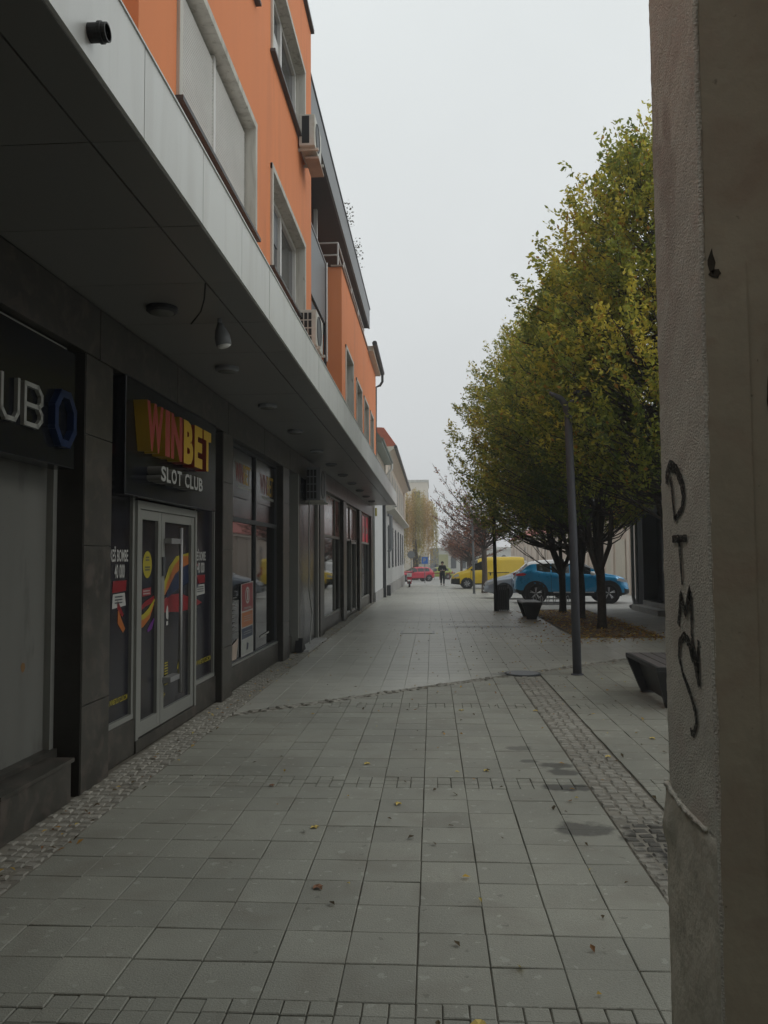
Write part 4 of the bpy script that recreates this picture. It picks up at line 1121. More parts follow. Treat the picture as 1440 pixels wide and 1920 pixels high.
for i, (y_, z_) in enumerate(((39.5, 4.6), (42, 4.4))):
    o = empty('air_conditioner', (-2.2, y_, z_), ('white air conditioner on the house wall just beyond the canopy end', 'second white air conditioner farther along the house upper wall')[i], 'air conditioner')
    bx('casing', m_white, -2.19, -1.9, y_, y_ + .8, z_, z_ + .5, o, bevel=.02); bx('bracket', m_mgrey, -2.19, -1.86, y_ + .1, y_ + .14, z_ - .06, z_, o)

# ================================================================== ARCADE PIER ON THE RIGHT
AR = empty('plaster_building', (2, 0, 0), 'old plastered building corner with a graffiti tagged pier, nearest on the right', 'building')
PX, PY0, PY1 = .74, 2.19, 2.62
def nz3(x, y, s): 
    return (sin(x * 12.9 * s + y * 4.1 * s) * sin(y * 9.7 * s - x * 3.3 * s) + .5 * sin(x * 31 * s + 1.3) * sin(y * 27 * s + .7))
def rough_face(name, m, P0, U_, V_, nu, nv, amp, parent, s=1.0, rag=None, smooth=True):
    b = MB(); idx = []
    nrm_ = Vector(U_).cross(Vector(V_)).normalized()
    for j in range(nv + 1):
        row = []
        for i in range(nu + 1):
            p = Vector(P0) + Vector(U_) * i / nu + Vector(V_) * j / nv
            k = (nz3(p.x + p.y, p.z, s) + random.uniform(-.8, .8)) * amp
            if rag and i in (0, nu): k *= .3
            p = p + nrm_ * k
            row.append(b.p(*p))
        idx.append(row)
    for j in range(nv):
        for i in range(nu): b.face([idx[j][i], idx[j][i + 1], idx[j + 1][i + 1], idx[j + 1][i]])
    return b.build(name, m, parent, smooth=smooth)
# core of the pier a little behind its rendered faces
bx('pier', m_plB, PX + .012, 1.35, PY0 + .012, PY1 - .012, -.05, 4.2, AR)
rough_face('pier_face', m_plA, (PX, PY1, .86), (0, -(PY1 - PY0), 0), (0, 0, 3.34), 30, 220, .0016, AR, 2.0)
rough_face('pier_face', m_plA, (PX + .35, PY1, .9), (-.35, 0, 0), (0, 0, 3.3), 14, 200, .0014, AR, 2.0)
# lower cement patch standing slightly proud, ragged upper edge
b = MB(); idx = []
nu, nv = 26, 60
for j in range(nv + 1):
    row = []
    for i in range(nu + 1):
        u = i / nu
        zt_ = .935 + (0.0 if u < .1 else 0) + .004 * sin(u * 40) + (.02 - .02 * u) - .012 * sin(u * 3.1)
        z = -.05 + (zt_ + .05) * j / nv
        y_ = PY1 + .008 - (PY1 - PY0 + .008) * u
        x_ = PX - .0075 + .004 * nz3(y_, z, 1.5) + jit(.0012) - (.014 * math.exp(-((z - .84) / .06) ** 2) if u < .12 else 0)
        if u > .97: x_ += .0075
        if j == nv: x_ += .008
        row.append(b.p(x_, y_ + (.012 * math.exp(-((z - .80) / .09) ** 2) if u < .04 else 0), z))
    idx.append(row)
for j in range(nv):
    for i in range(nu): b.face([idx[j][i], idx[j][i + 1], idx[j + 1][i + 1], idx[j + 1][i]])
b.build('cement_patch', m_plC, AR, smooth=True)
rough_face('cement_patch', m_plC, (PX + .35, PY1 + .008, -.05), (-.36, 0, 0), (0, 0, 1.02), 14, 40, .002, AR, 1.5)
# torn lip of plaster along the top of the patch
lip = MB(); path = []; rad = []
for k in range(26):
    u = k / 25
    path.append((PX - .009 + jit(.002), PY1 + .006 - (PY1 - PY0 - .06) * u, .962 - .022 * u - .012 * sin(u * 3.1) + jit(.003))); rad.append(.0055 + random.random() * .0045 * (1 - u * .4))
lip.tube(path, rad, 7); lip.build('torn_lip', m_plA, AR, smooth=True)
# smooth side wall facing the passage, with corner bead
rough_face('passage_wall', m_plB, (PX + .004, PY0, -.05), (1.6, 0, 0), (0, 0, 4.3), 60, 150, .0006, AR, .6)
rough_face('thick_coat', m_plB, (PX + .002, PY0 - .006, -.05), (.115, 0, 0), (0, 0, 2.53), 10, 100, .0008, AR, 1.0)
b = MB(); b.tube([(PX + .004 + jit(.0015), PY0 + .002, -.05 + .08 * k) for k in range(54)], [.0085 + jit(.0008) for k in range(54)], 10); b.build('corner_bead', m_plA, AR, smooth=True)
# small chips and stains
chips = [(.765, 2.475, .010, .035), (.775, 2.445, .018, .012), (1.0, 2.9, .006, .008), (1.02, 2.72, .004, .012), (1.12, 2.2, .007, .02), (1.03, 1.9, .008, .006), (.98, 1.33, .008, .008), (.955, 1.26, .016, .008),
         (.93, 1.9, .004, .03), (.932, 1.72, .004, .02), (1.04, 1.5, .004, .006), (.99, .7, .006, .006), (.905, 2.1, .008, .05), (1.15, 2.6, .01, .012), (.97, 1.0, .004, .02), (.965, 2.35, .004, .006)]
for (x, z, rx, rz) in chips:
    b = MB(); n = 11
    b.face([b.p(x + rx * cos(2 * pi * k / n) * random.uniform(.5, 1.3), PY0 - .0075 + .0 * k, z + rz * sin(2 * pi * k / n) * random.uniform(.5, 1.3)) for k in range(n)][::-1])
    b.build('plaster_chip', m_hole, AR)
# graffiti letters painted on the pier face
def stroke(path, r, name='graffiti_letter'):
    # path of (y, z) on the pier face, radius per point
    b = MB(); pr = None
    pts_ = []
    for i in range(len(path) - 1):
        for k in range(5):
            t = k / 5; pts_.append((path[i][0] * (1 - t) + path[i + 1][0] * t, path[i][1] * (1 - t) + path[i + 1][1] * t, r[i] * (1 - t) + r[i + 1] * t))
    pts_.append((*path[-1], r[-1]))
    for i, (y_, z_, q) in enumerate(pts_):
        a = pts_[max(i - 1, 0)]; c = pts_[min(i + 1, len(pts_) - 1)]
        v = Vector((c[0] - a[0], c[1] - a[1])).normalized(); q *= random.uniform(.85, 1.15); n_ = Vector((-v.y, v.x)) * q
        off = PX - .0042
        cur = (b.p(off, y_ + n_.x, z_ + n_.y), b.p(off, y_ - n_.x, z_ - n_.y))
        if pr: b.face([pr[0], pr[1], cur[1], cur[0]])
        pr = cur
    return b
import itertools
_R = M.to_3x3()
def pf(px, py):      # where the writing stands on the pier face, measured on the photograph
    d_ = _R @ Vector((px - 720, 960 - py, -1500)); t = (PX - .0042) / d_.x
    return (d_.y * t, HC + d_.z * t)
def gl(pts_px, rad):
    return stroke([pf(*p) for p in pts_px], [q * 1.2 for q in rad])
g1 = gl([(1250, 908), (1251, 890), (1256, 872), (1268, 880), (1278, 905), (1282, 930), (1278, 955), (1264, 976)], [.012, .016, .014, .014, .016, .013, .010, .008]); g1.build('graffiti_letter', m_paint, AR)
gl([(1257, 895), (1261, 935), (1265, 974)], [.009, .008, .009]).build('graffiti_letter', m_paint, AR)
gl([(1260, 1011), (1274, 1010), (1288, 1009)], [.009, .01, .008]).build('graffiti_letter', m_paint, AR)
gl([(1273, 1012), (1276, 1055), (1279, 1096)], [.010, .009, .006]).build('graffiti_letter', m_paint, AR)
gl([(1272, 1172), (1275, 1140), (1276, 1112), (1285, 1152), (1293, 1105), (1296, 1150), (1297, 1195)], [.010, .010, .009, .011, .013, .010, .006]).build('graffiti_letter', m_paint, AR)
gl([(1297, 1195), (1305, 1250), (1311, 1288)], [.010, .016, .009]).build('graffiti_letter', m_paint, AR)
gl([(1309, 1200), (1309, 1240), (1309, 1262)], [.007, .011, .008]).build('graffiti_letter', m_paint, AR)
gl([(1300, 1240), (1292, 1205), (1283, 1192), (1274, 1205), (1273, 1230), (1280, 1262), (1294, 1300), (1304, 1335), (1306, 1358), (1301, 1376), (1296, 1374), (1295, 1364)], [.012, .012, .011, .011, .009, .008, .009, .010, .009, .010, .007, .005]).build('graffiti_letter', m_paint, AR)
# unseen arcade added overhead and behind the camera to darken the passage wall
bx('added_upper_floor', m_plB, .80, 7, .21, PY1 - .05, 4.15, 9, AR)
bx('added_upper_floor', m_plB, .80, 7, -9, .2, 4.15, 9, AR)
bx('added_rear_wall', m_plB, 1.9, 2.2, -9, PY0 - .02 - .0, -.05, 4.14, AR)
bx('added_rear_pier', m_plB, .8, 1.4, -3.4, -2.7, -.05, 4.14, AR)
bx('added_rear_pier', m_plB, .8, 1.4, -8.4, -7.7, -.05, 4.14, AR)
BK = empty('added_house_behind', (0, -10, 0), 'unseen plastered house added behind the viewpoint to cut the light', 'house')
bx('wall', m_plB, -12, 12, -10.5, -9.5, 0, 9, BK)  # out of view, added to block sky light from the near street and pier

# ================================================================== RIGHT SIDE BUILDINGS
DG = empty('dark_grey_building', (6.7, 22, 0), 'dark grey building with black doors, step and downpipe behind the trees', 'building')
DX = 6.62
fd = lambda u, d_, v: (DX + d_, u, v)
b = MB(); holes_wall(b, fd, 14.0, 26.4, -.05, 4.1, [(23.6, 25.7, .3, 3.0), (17, 19, .3, 3.0)], .5)
b.quad((DX, 26.4, -.05), (DX, 26.4, 4.1), (13, 26.4, 4.1), (13, 26.4, -.05)); b.quad((DX, 14, -.05), (13, 14, -.05), (13, 14, 4.1), (DX, 14, 4.1)); b.build('wall', m_dbl, DG)
for (a, c) in ((23.6, 25.7), (17, 19)):
    bx('door', m_door, DX + .45, DX + .5, a, c, .3, 3.0, DG)
bx('step', m_conc, DX - .35, DX + .4, 22.9, 25.9, -.02, .15, DG, bevel=.01); bx('step', m_conc, DX - .02, DX + .44, 23.4, 25.75, .152, .3, DG, bevel=.01)
bx('sign_plate', m_trimw, DX - .012, DX - .001, 23.1, 23.25, 1.8, 1.95, DG)
MB().poly_prism([(DX - .55, 4.12), (DX - .55, 4.3), (DX + 2.6, 6.1), (DX + 6, 6.1), (DX + 6, 4.12)], 13.6, 26.8, 'y').build('roof', m_dbl, DG)
MB().tube([(DX - .5, 26.7, 4.25), (DX - .5, 26.7, 4.0), (DX - .14, 26.45, 3.7), (DX - .14, 26.45, .35), (DX - .14, 26.3, .12), (DX - .3, 26.2, .06)], .06, 10).build('downpipe', m_mgrey, DG, smooth=True)
MB().tube([(DX - .1, 26.1, 4.1), (DX - .1, 26.1, .05)], .05, 10).build('downpipe', m_mgrey, DG, smooth=True)

CR = empty('cream_building', (9.3, 60, 0), 'long low cream building with arched slit windows behind the parked cars', 'building')
CXX = 9.3
CH = 3.44
b = MB()
AW = [(y, y + .9, .9, 2.3) for y in (62, 66.5, 71, 76, 81, 86)] + [(44.2, 45.5, .8, 2.4)]
holes_wall(b, lambda u, d_, v: (CXX + d_, u, v), 37.8, 96, -1.2, CH, AW, .25)
b.quad((CXX, 37.8, -.3), (18, 37.8, -.3), (18, 37.8, CH), (CXX, 37.8, CH)); b.build('wall', m_cream, CR)
for (a, b_, c, d_) in AW:
    w_ = bx('window', m_glassw, CXX + .2, CXX + .24, a, b_, c, d_, CR)
    q = MB(); q.face([q.p(CXX - .005, (a + b_) / 2 + .45 * cos(pi * k / 10), d_ + .42 * sin(pi * k / 10)) for k in range(11)]); q.build('arch', m_dgrey, w_)
for y_ in np.arange(38.2, 95, 3.4):
    bx('pilaster', m_creaml, CXX - .09, CXX, y_, y_ + .45, -1.2, CH, CR)
bx('cornice', m_creaml, CXX - .22, CXX + .1, 37.7, 96, CH - .12, CH + .08, CR)
bx('gate', m_beige, CXX - .06, CXX - .02, 39.2, 41.2, -.2, 2.5, CR); bx('gate', m_beige, CXX - .06, CXX - .02, 42.1, 43.4, -.2, 2.4, CR)
bx('plinth', m_grw, CXX - .12, CXX - .0, 38.6, 96, -1.3, .05, CR)
b = MB().poly_prism([(CXX - .3, CH + .09), (CXX - .3, CH + .15), (CXX + 4.2, CH + 2.6), (CXX + 8.5, CH + .09)], 37.6, 96.3, 'y'); b.build('roof', m_tile_p, CR)
r = MB()
for k in range(58):
    y_ = 37.7 + .28 * k; r.tube([(CXX - .34, y_, CH + .15), (CXX + 4.15, y_, CH + 2.62)], .07, 5, caps=False)
r.build('roof_tiles', m_tile_p, CR, kind='stuff')
TB = empty('tall_cream_house', (12, 58, 0), 'pale plastered house with pink roof glimpsed through the crowns', 'house')
bx('wall', m_cream, 14, 24, 46, 60, -.3, 7.2, TB)
MB().poly_prism([(13.6, 7.2), (19, 10), (24.4, 7.2)], 45.5, 60.5, 'y').build('roof', m_tile_p, TB)

# far end of the street
FB = empty('far_concrete_block', (-2, 132, 0), 'tall pale concrete apartment block in the haze behind the willow', 'building')
bx('wall', m_farb, -14, -.62, 130, 142, -1.3, 13.9, FB); bx('roof_edge', m_trimw, -14.1, -.5, 129.9, 142.1, 13.9, 14.3, FB)
for k in range(5):
    for q in range(3): bx('window', m_glassw, -.63, -.58, 131.5 + q * 3.6, 133.2 + q * 3.6, .6 + 2.6 * k, 2.0 + 2.6 * k, FB)
    for q in range(4): bx('window', m_glassw, -3.2 - 2.6 * q, -1.9 - 2.6 * q, 129.97, 130.05, .6 + 2.6 * k, 2.0 + 2.6 * k, FB)
    bx('balcony', m_farb, -.6, .2, 131, 141.5, -.3 + 2.6 * k, .5 + 2.6 * k, FB)
PB = empty('far_pale_building', (5, 150, 0), 'pale hall with arched windows and an olive panel closing the street', 'building')
bx('wall', m_farp, .3, 22, 150, 160, -1.3, 3.4, PB); bx('cornice', m_farp, .2, 22.1, 149.7, 150, 3.0, 3.5, PB)
bx('panel', m_olive, 1.0, 2.9, 149.9, 149.98, -.9, 2.2, PB)
for i, x in enumerate((3.9, 5.7, 7.5, 9.6, 11.4, 13.2)):
    w_ = bx('window', m_glassw, x - .5, x + .5, 149.93, 149.97, -.4, 1.4, PB)
    q = MB(); q.face([q.p(x + .5 * cos(pi * k / 10), 149.95, 1.4 + .6 * sin(pi * k / 10)) for k in range(11)]); q.build('arch', m_glassw, w_)
    q = MB(); q.tube([(x + .62 * cos(pi * k / 10), 149.9, 1.4 + .75 * sin(pi * k / 10)) for k in range(11)], .09, 4); q.build('surround', m_white, w_)
GB = empty('far_grey_building', (0, 125, 0), 'small grey building in the haze between the willow and the pale hall', 'building')
bx('wall', m_mgrey, -.4, .95, 124, 130, -1.3, 3.1, GB); bx('door', m_blue, .3, .8, 123.95, 123.99, -1.0, .6, GB)
HB = empty('far_left_house', (-6, 100, 0), 'low pale house beyond the grey house on the left', 'house')
bx('wall', m_farp, -12, -4.2, 96, 110, -1.3, 4.5, HB); MB().poly_prism([(-12.3, 4.5), (-8, 7), (-3.9, 4.5)], 95.6, 110.3, 'y').build('roof', m_tile_r, HB)
# low wall and planters at the street end
fe = empty('red_white_barrier', (1.5, 90, 0), 'low red and white street barrier far behind the walking person', 'barrier')
for k in range(9):
    bx('post', m_red if k % 2 else m_whp, .2 + .55 * k, .26 + .55 * k, 90, 90.06, -.85, .05, fe)
bx('rail', m_red, .2, 4.8, 89.98, 90.0, -.15, -.05, fe)

# ================================================================== TREES
def leaf_cloud(anchors, dirs, per, spread, size, colf, parent, name='crown'):
    n = len(anchors) * per
    A = np.repeat(anchors, per, 0); D = np.repeat(dirs, per, 0)
    t = rng.random((n, 1)); P = A + D * t + rng.normal(0, spread, (n, 3)) * (1 - .5 * t)
    a = rng.normal(0, .7, (n, 3)) + D / (np.linalg.norm(D, axis=1, keepdims=True) + 1e-6) * np.array([1.1, 1.1, .35])
    a /= np.linalg.norm(a, axis=1, keepdims=True)
    b = np.cross(rng.normal(0, .55, (n, 3)) + np.array([0, 0, 1.0]), a); b /= np.linalg.norm(b, axis=1, keepdims=True) + 1e-6
    s = size * rng.uniform(.65, 1.25, (n, 1))
    nn = np.cross(a, b)
    V = np.stack([P - a * s * .5, P + b * s * .27 - nn * s * .06, P + a * s * .5, P - b * s * .27 - nn * s * .06], 1).reshape(-1, 3)
    F = np.arange(n * 4).reshape(-1, 4)
    C = np.repeat(colf(A, P, t), 4, 0)
    o = arrays(name, V, F, m_leaf, parent, C)
    return o

def hornbeam(x, y, label, H=8.6, R=2.6, cz=2.2, cx=-.5, seed=0, ntw=1500, yel=1.0, lr=.102):
    r_ = np.random.default_rng(seed); rnd = random.Random(seed)
    o = empty('hornbeam_tree', (x, y, 0), label, 'tree', 'hornbeam trees in a row on the right')
    tz = [0, .1, .2, .35, .6, .8, .93, 1.0]; tr_ = [.45, .86, 1.0, 1.0, .82, .55, .27, .04]
    prof = lambda t: np.interp(t, tz, tr_) * R
    # clumpy outline: low frequency modulation by angle and height
    ph = r_.uniform(0, 6.28, 6)
    def mod(an, t): return 1 + .16 * np.sin(3 * an + ph[0] + 4 * t) + .12 * np.sin(5 * an + ph[1] - 7 * t) + .09 * np.sin(9 * t + ph[2] + 2 * an) + .06 * np.sin(11 * an + 17 * t + ph[3])
    # trunk and ascending stems
    b = MB(); topz = rnd.uniform(1.0, 1.4)
    b.tube([(0, 0, -.1), (.01, .01, .15), (rnd.uniform(-.03, .03), 0, .7), (0, rnd.uniform(-.03, .03), topz), (0, 0, topz + .4)], [lr * 1.35, lr * 1.05, lr * .95, lr * 1.0, lr * .7], 10, caps=False)
    b.build('trunk', m_bark, o, loc=(0, 0, 0), smooth=True)
    lim = MB(); tips = []
    ns = 7
    for k in range(ns):
        an = 2 * pi * k / ns + rnd.uniform(-.3, .3); lean = rnd.uniform(.35, 1.0) if k else 0.1
        p = Vector((0, 0, topz - .1 + rnd.uniform(-.15, .2))); path = [p.copy()]; rad = [lr * .55]
        nseg = 9; hh = H * rnd.uniform(.72, .93) - topz
        for s_ in range(1, nseg + 1):
            t = s_ / nseg
            off = lean * R * .5 * (t ** .6)
            q = Vector((cos(an) * off + cx * .6 * t, sin(an) * off, topz + hh * t)) + Vector((rnd.uniform(-.06, .06), rnd.uniform(-.06, .06), 0))
            path.append(q); rad.append(lr * .52 * (1 - t) ** .8 + .008)
        lim.tube(path, rad, 6, caps=False); tips.append(path)
    # twig anchors inside the crown
    t = r_.random(ntw * 3) ** .85; an = r_.uniform(0, 2 * pi, ntw * 3)
    keep = r_.random(ntw * 3) < (np.interp(t, tz, tr_) * .9 + .12); t = t[keep][:ntw]; an = an[keep][:ntw]
    rad = r_.random(len(t)) ** .42
    rr = prof(t) * mod(an, t) * rad * .93
    A = np.stack([rr * np.cos(an) + cx * np.minimum(1, t + .6), rr * np.sin(an), cz + (H - cz) * t * .97], 1)
    # holes in the crown
    for q in range(10):
        c = np.array([r_.uniform(-1.5, 1.5) + cx, r_.uniform(-1.8, 1.8), r_.uniform(cz + .4, H * .8)])
        A_ = np.linalg.norm((A - c) * np.array([1, 1, .8]), axis=1); kk = A_ > r_.uniform(.25, .5); A = A[kk]; rad = rad[kk]; an = an[kk]; t = t[kk]
    D = np.stack([np.cos(an) * .62, np.sin(an) * .62, np.full(len(an), .62)], 1) + r_.normal(0, .22, (len(an), 3))
    ln = r_.uniform(.3, .72, (len(an), 1)); D = D / np.linalg.norm(D, axis=1, keepdims=True) * ln
    D[:, 2] += (t > .75) * .25
    for i in range(0, len(A), 4):
        P = Vector(A[i]); ps_ = rnd.choice(tips); best = min(ps_, key=lambda q: (q - P).length + max(0, q.z - P.z + .4) * 3)
        mid = best.lerp(P, .55) + Vector((0, 0, -.1))
        lim.tube([best, mid, P, P + Vector(D[i]) * .9], [.018, .013, .008, .003], 4, caps=False)
    lim.build('branches', m_bark, o, loc=(0, 0, 0), smooth=True, kind='stuff')
    nf = r_.normal(0, 1, 64)
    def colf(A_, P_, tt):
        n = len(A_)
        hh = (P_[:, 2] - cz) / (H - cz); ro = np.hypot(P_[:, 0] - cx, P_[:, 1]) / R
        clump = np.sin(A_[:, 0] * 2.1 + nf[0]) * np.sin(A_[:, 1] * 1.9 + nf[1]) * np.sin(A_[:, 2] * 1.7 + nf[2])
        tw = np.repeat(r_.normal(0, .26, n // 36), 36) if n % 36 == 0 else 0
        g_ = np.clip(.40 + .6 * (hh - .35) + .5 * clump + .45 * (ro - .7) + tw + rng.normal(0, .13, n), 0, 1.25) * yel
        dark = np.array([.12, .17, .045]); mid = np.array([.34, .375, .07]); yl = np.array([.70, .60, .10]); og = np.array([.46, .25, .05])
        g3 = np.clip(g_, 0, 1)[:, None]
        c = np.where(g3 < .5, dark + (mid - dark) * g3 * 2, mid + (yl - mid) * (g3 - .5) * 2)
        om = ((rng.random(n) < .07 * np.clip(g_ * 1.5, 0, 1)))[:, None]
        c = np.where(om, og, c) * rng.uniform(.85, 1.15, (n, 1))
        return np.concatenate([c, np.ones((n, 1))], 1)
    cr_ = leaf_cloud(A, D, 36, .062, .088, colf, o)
    return o
hornbeam(4.15, 13.2, 'tallest hornbeam, nearest in the row, half hidden by the plaster pier', H=8.5, R=2.55, cz=2.7, cx=-.3, seed=3, ntw=2500)
hornbeam(3.93, 19.08, 'multi stemmed hornbeam with the nearest trunk standing in the leafy bed', H=8.7, R=2.45, cz=2.35, cx=-.35, seed=5, ntw=2100)
hornbeam(3.99, 22.02, 'hornbeam whose trunk stands second in the leafy bed', H=8.7, R=2.35, cz=2.3, cx=-.4, seed=8, ntw=1700)
hornbeam(3.91, 24.6, 'hornbeam farthest along the leafy bed, its crown reaching over the dark lamp post', H=8.9, R=2.75, cz=2.0, cx=-.55, seed=12, ntw=2200, yel=.85)

def purple_tree(x, y, label, H=7.0, R=2.4, seed=0, ntw=420):
    r_ = np.random.default_rng(seed); rnd = random.Random(seed)
    o = empty('purple_leaf_tree', (x, y, gz(y)), label, 'tree', 'thin purple leaved trees farther up the street')
    b = MB(); b.tube([(0, 0, -.1), (.02, 0, .8), (0, .02, 1.9), (.03, 0, 3.2)], [.14, .115, .11, .08], 8, caps=False); b.build('trunk', mat('purple_bark', (.11, .085, .07), .95, var=.3, scale=14, bump=.6), o, loc=(0, 0, 0), smooth=True)
    br = MB(); A = []; D = []
    for k in range(44):
        an = rnd.uniform(0, 2 * pi); z0 = rnd.uniform(1.7, 3.2); up = rnd.uniform(.1, 1.1)
        L_ = rnd.uniform(1.3, 2.5) if up < .7 else rnd.uniform(2.0, 3.6)
        d0 = Vector((cos(an), sin(an), up)).normalized(); p = Vector((0, 0, z0)); path = [p.copy()]
        for s_ in range(6):
            p = p + d0 * L_ / 6; d0 = (d0 + Vector((rnd.uniform(-.12, .12), rnd.uniform(-.12, .12), rnd.uniform(-.02, .14)))).normalized(); path.append(p.copy())
            for q in range(3):
                if s_ >= 1:
                    dd = (d0 + Vector((rnd.uniform(-.9, .9), rnd.uniform(-.9, .9), rnd.uniform(-.3, .6)))).normalized() * rnd.uniform(.25, .6)
                    br.tube([p, p + dd], [.010, .004], 4, caps=False)
                    A.append(tuple(p)); D.append(tuple(dd))
        br.tube(path, [.032, .027, .022, .018, .014, .010, .006], 5, caps=False)
    br.build('branches', m_bark, o, loc=(0, 0, 0), kind='stuff')
    A = np.array(A); D = np.array(D)
    pr_ = np.clip(1.25 - (A[:, 2] - 2) / 3.6, .12, 1); kk = r_.random(len(A)) < pr_; A = A[kk]; D = D[kk]
    def colf(A_, P_, tt):
        n = len(A_); g_ = rng.random((n, 1)); 
        c = np.array([.24, .09, .085]) * (1 - g_) + np.array([.40, .19, .10]) * g_
        c = np.where(rng.random((n, 1)) < .25, np.array([.34, .24, .18]), c)
        return np.concatenate([c * rng.uniform(.7, 1.3, (n, 1)), np.ones((n, 1))], 1)
    leaf_cloud(A, D, 9, .07, .10, colf, o)
    return o
purple_tree(2.65, 41.5, 'thin tree with purple brown leaves nearest, its trunk before the yellow van', seed=21).scale = (1.22, 1.22, 1.16)
purple_tree(2.6, 56, 'purple leaved tree second in line, past the yellow van', seed=22)
purple_tree(2.9, 66, 'purple leaved tree third in line near the white vans', seed=23)
purple_tree(2.7, 76, 'farthest purple leaved tree in front of the pale hall', seed=24)

# willow
wo = empty('willow_tree', (-2.0, 92, gz(92)), 'tall golden weeping willow in front of the far block', 'tree')
b = MB(); b.tube([(0, 0, -.1), (.1, 0, 2), (-.1, 0, 5), (.1, 0, 8)], [.4, .3, .2, .08], 8, caps=False); b.build('trunk', m_bark, wo, loc=(0, 0, 0))
A = []; D = []
st = MB()
for k in range(520):
    an = random.uniform(0, 2 * pi); r0 = random.random() ** .5 * 2.7; zt_ = 10.1 - (r0 / 2.7) ** 2 * 2.6 + jit(.6); ln = random.uniform(2, 6.5)
    x0_, y0_ = r0 * cos(an), r0 * sin(an)
    zz = zt_
    while zz > max(1.3, zt_ - ln):
        A.append((x0_, y0_, zz)); D.append((jit(.08), jit(.08), -.5)); zz -= .45
A = np.array(A); D = np.array(D)
def wc(A_, P_, tt):
    n = len(A_); g_ = rng.random((n, 1)); k_ = (np.sin(A_[:, :1] * 3.1) * .5 + .5)
    c = (np.array([.56, .38, .13]) * (1 - k_) + np.array([.44, .38, .11]) * k_)
    return np.concatenate([c * rng.uniform(.7, 1.25, (n, 1)), np.ones((n, 1))], 1)
leaf_cloud(A, D, 5, .07, .17, wc, wo)

# background foliage far left low
# ================================================================== STREET FURNITURE
def lamp(x, y, label, h=4.0, r=.06, m=m_post, twist=0.0):
    o = empty('street_lamp', (x, y, gz(y)), label, 'street lamp', 'grey street lamps along the street')
    z0 = 0
    MB().tube([(0, 0, -.02), (-.02, 0, h * .5), (-.055, 0, h - .42), (-.06, 0, h - .26), (-.09, 0, h - .13), (-.17, -.03, h - .03), (-.33, -.10, h + .035)], [r * 1.05, r, r * .93, r * .92, r * .86, r * .72, r * .42], 16).build('pole', m, o, loc=(0, 0, 0), smooth=True)
    MB().lathe([(r * 1.5, -.01), (r * 1.5, .012), (r * 1.1, .02)], (0, 0, 0), n=16).build('base_plate', m, o, loc=(0, 0, 0))
    MB().tube([(-.06, 0, h - .13), (.02, .02, h - .06), (.14, .05, h - .04)], [r * .6, r * .5, r * .45], 8).build('arm', m, o, loc=(0, 0, 0), smooth=True)
    MB().box(.02, .36, -.08, .16, h + .01, h + .075).build('lamp_head', m_black, o, loc=(0, 0, 0), bevel=.012)
    MB().box(.06, .31, -.05, .13, h + .0, h + .009).build('lens', m_board, o, loc=(0, 0, 0))
    return o
lamp(2.04, 11.64, 'slim dark grey street lamp nearest, standing beside the end of the seam')
lamp(1.95, 25.1, 'dark street lamp beside the slatted litter bin', h=4.2, r=.055, m=m_black)
lamp(2.05, 40.2, 'thin grey street lamp in front of the yellow van', h=4.2, m=m_mgrey)

def bench(x0, x1, y0, y1, label, h=.46):
    o = empty('bench', ((x0 + x1) / 2, (y0 + y1) / 2, 0), label, 'bench', 'trapezoid black street benches')
    tp = .14
    for (ya, yb, s_) in ((y0, y0 + .06, 1), (y1 - .06, y1, -1)):
        b = MB()
        # trapezoid end, leaning inward towards the ground
        t = [(x0, ya), (x1, ya), (x1, yb), (x0, yb)]
        lo = [(x0 + tp, ya + s_ * .16), (x1 - tp, ya + s_ * .16), (x1 - tp, yb + s_ * .16), (x0 + tp, yb + s_ * .16)]
        T = [b.p(a, c, h - .04) for a, c in t]; B2 = [b.p(a, c, 0) for a, c in lo]
        b.face(B2[::-1]); b.face(T)
        for k in range(4): b.face([B2[k], B2[(k + 1) % 4], T[(k + 1) % 4], T[k]])
        b.build('leg', m_bench, o)
    b = MB()
    b.box(x0, x1, y0, y0 + .03, h - .039, h + .005); b.box(x0, x1, y1 - .03, y1, h - .039, h + .005)
    b.box(x0, x0 + .03, y0 + .03, y1 - .03, h - .039, h + .005); b.box(x1 - .03, x1, y0 + .03, y1 - .03, h - .039, h + .005)
    b.build('seat_frame', m_bench, o)
    n = 4; w_ = (x1 - x0 - .06) / n
    for k in range(n): bx('slat', m_benchs, x0 + .034 + k * w_, x0 + .022 + (k + 1) * w_, y0 + .032, y1 - .032, h - .02, h + .008 + jit(.001), o, bevel=.004)
    b = MB(); b.poly_prism([(x0 + .10, h - .05), (x0 + .14, h - .05), (x0 + .25, .05), (x0 + .21, .05)], y0 + .2, y1 - .2, 'y'); b.build('side_board', m_bench, o)
    return o
bench(2.42, 3.02, 8.95, 10.35, 'low black bench nearest, partly cut off by the plaster pier')
bench(2.38, 2.90, 21.6, 23.0, 'low black bench beside the leafy tree bed, near the litter bin')

lb = empty('litter_bin', (2.12, 25.3, 0), 'black slatted litter bin standing behind the lamp post', 'litter bin')
MB().box(1.98, 2.3, 25.12, 25.44, .05, .66).build('liner', m_black, lb)
for k in range(6):
    for (x_, y_, dx, dy) in ((1.94 + k * .065, 25.06, .045, .02), (1.94 + k * .065, 25.48, .045, .02)): bx('slat', m_dgrey, x_, x_ + dx, y_, y_ + dy, .02, .80, lb)
    for (x_, y_) in ((1.91, 25.09 + k * .065), (2.34, 25.09 + k * .065)): bx('slat', m_dgrey, x_, x_ + .02, y_, y_ + .045, .02, .80, lb)
bx('rim', m_dgrey, 1.93, 2.34, 25.08, 25.48, .68, .71, lb)

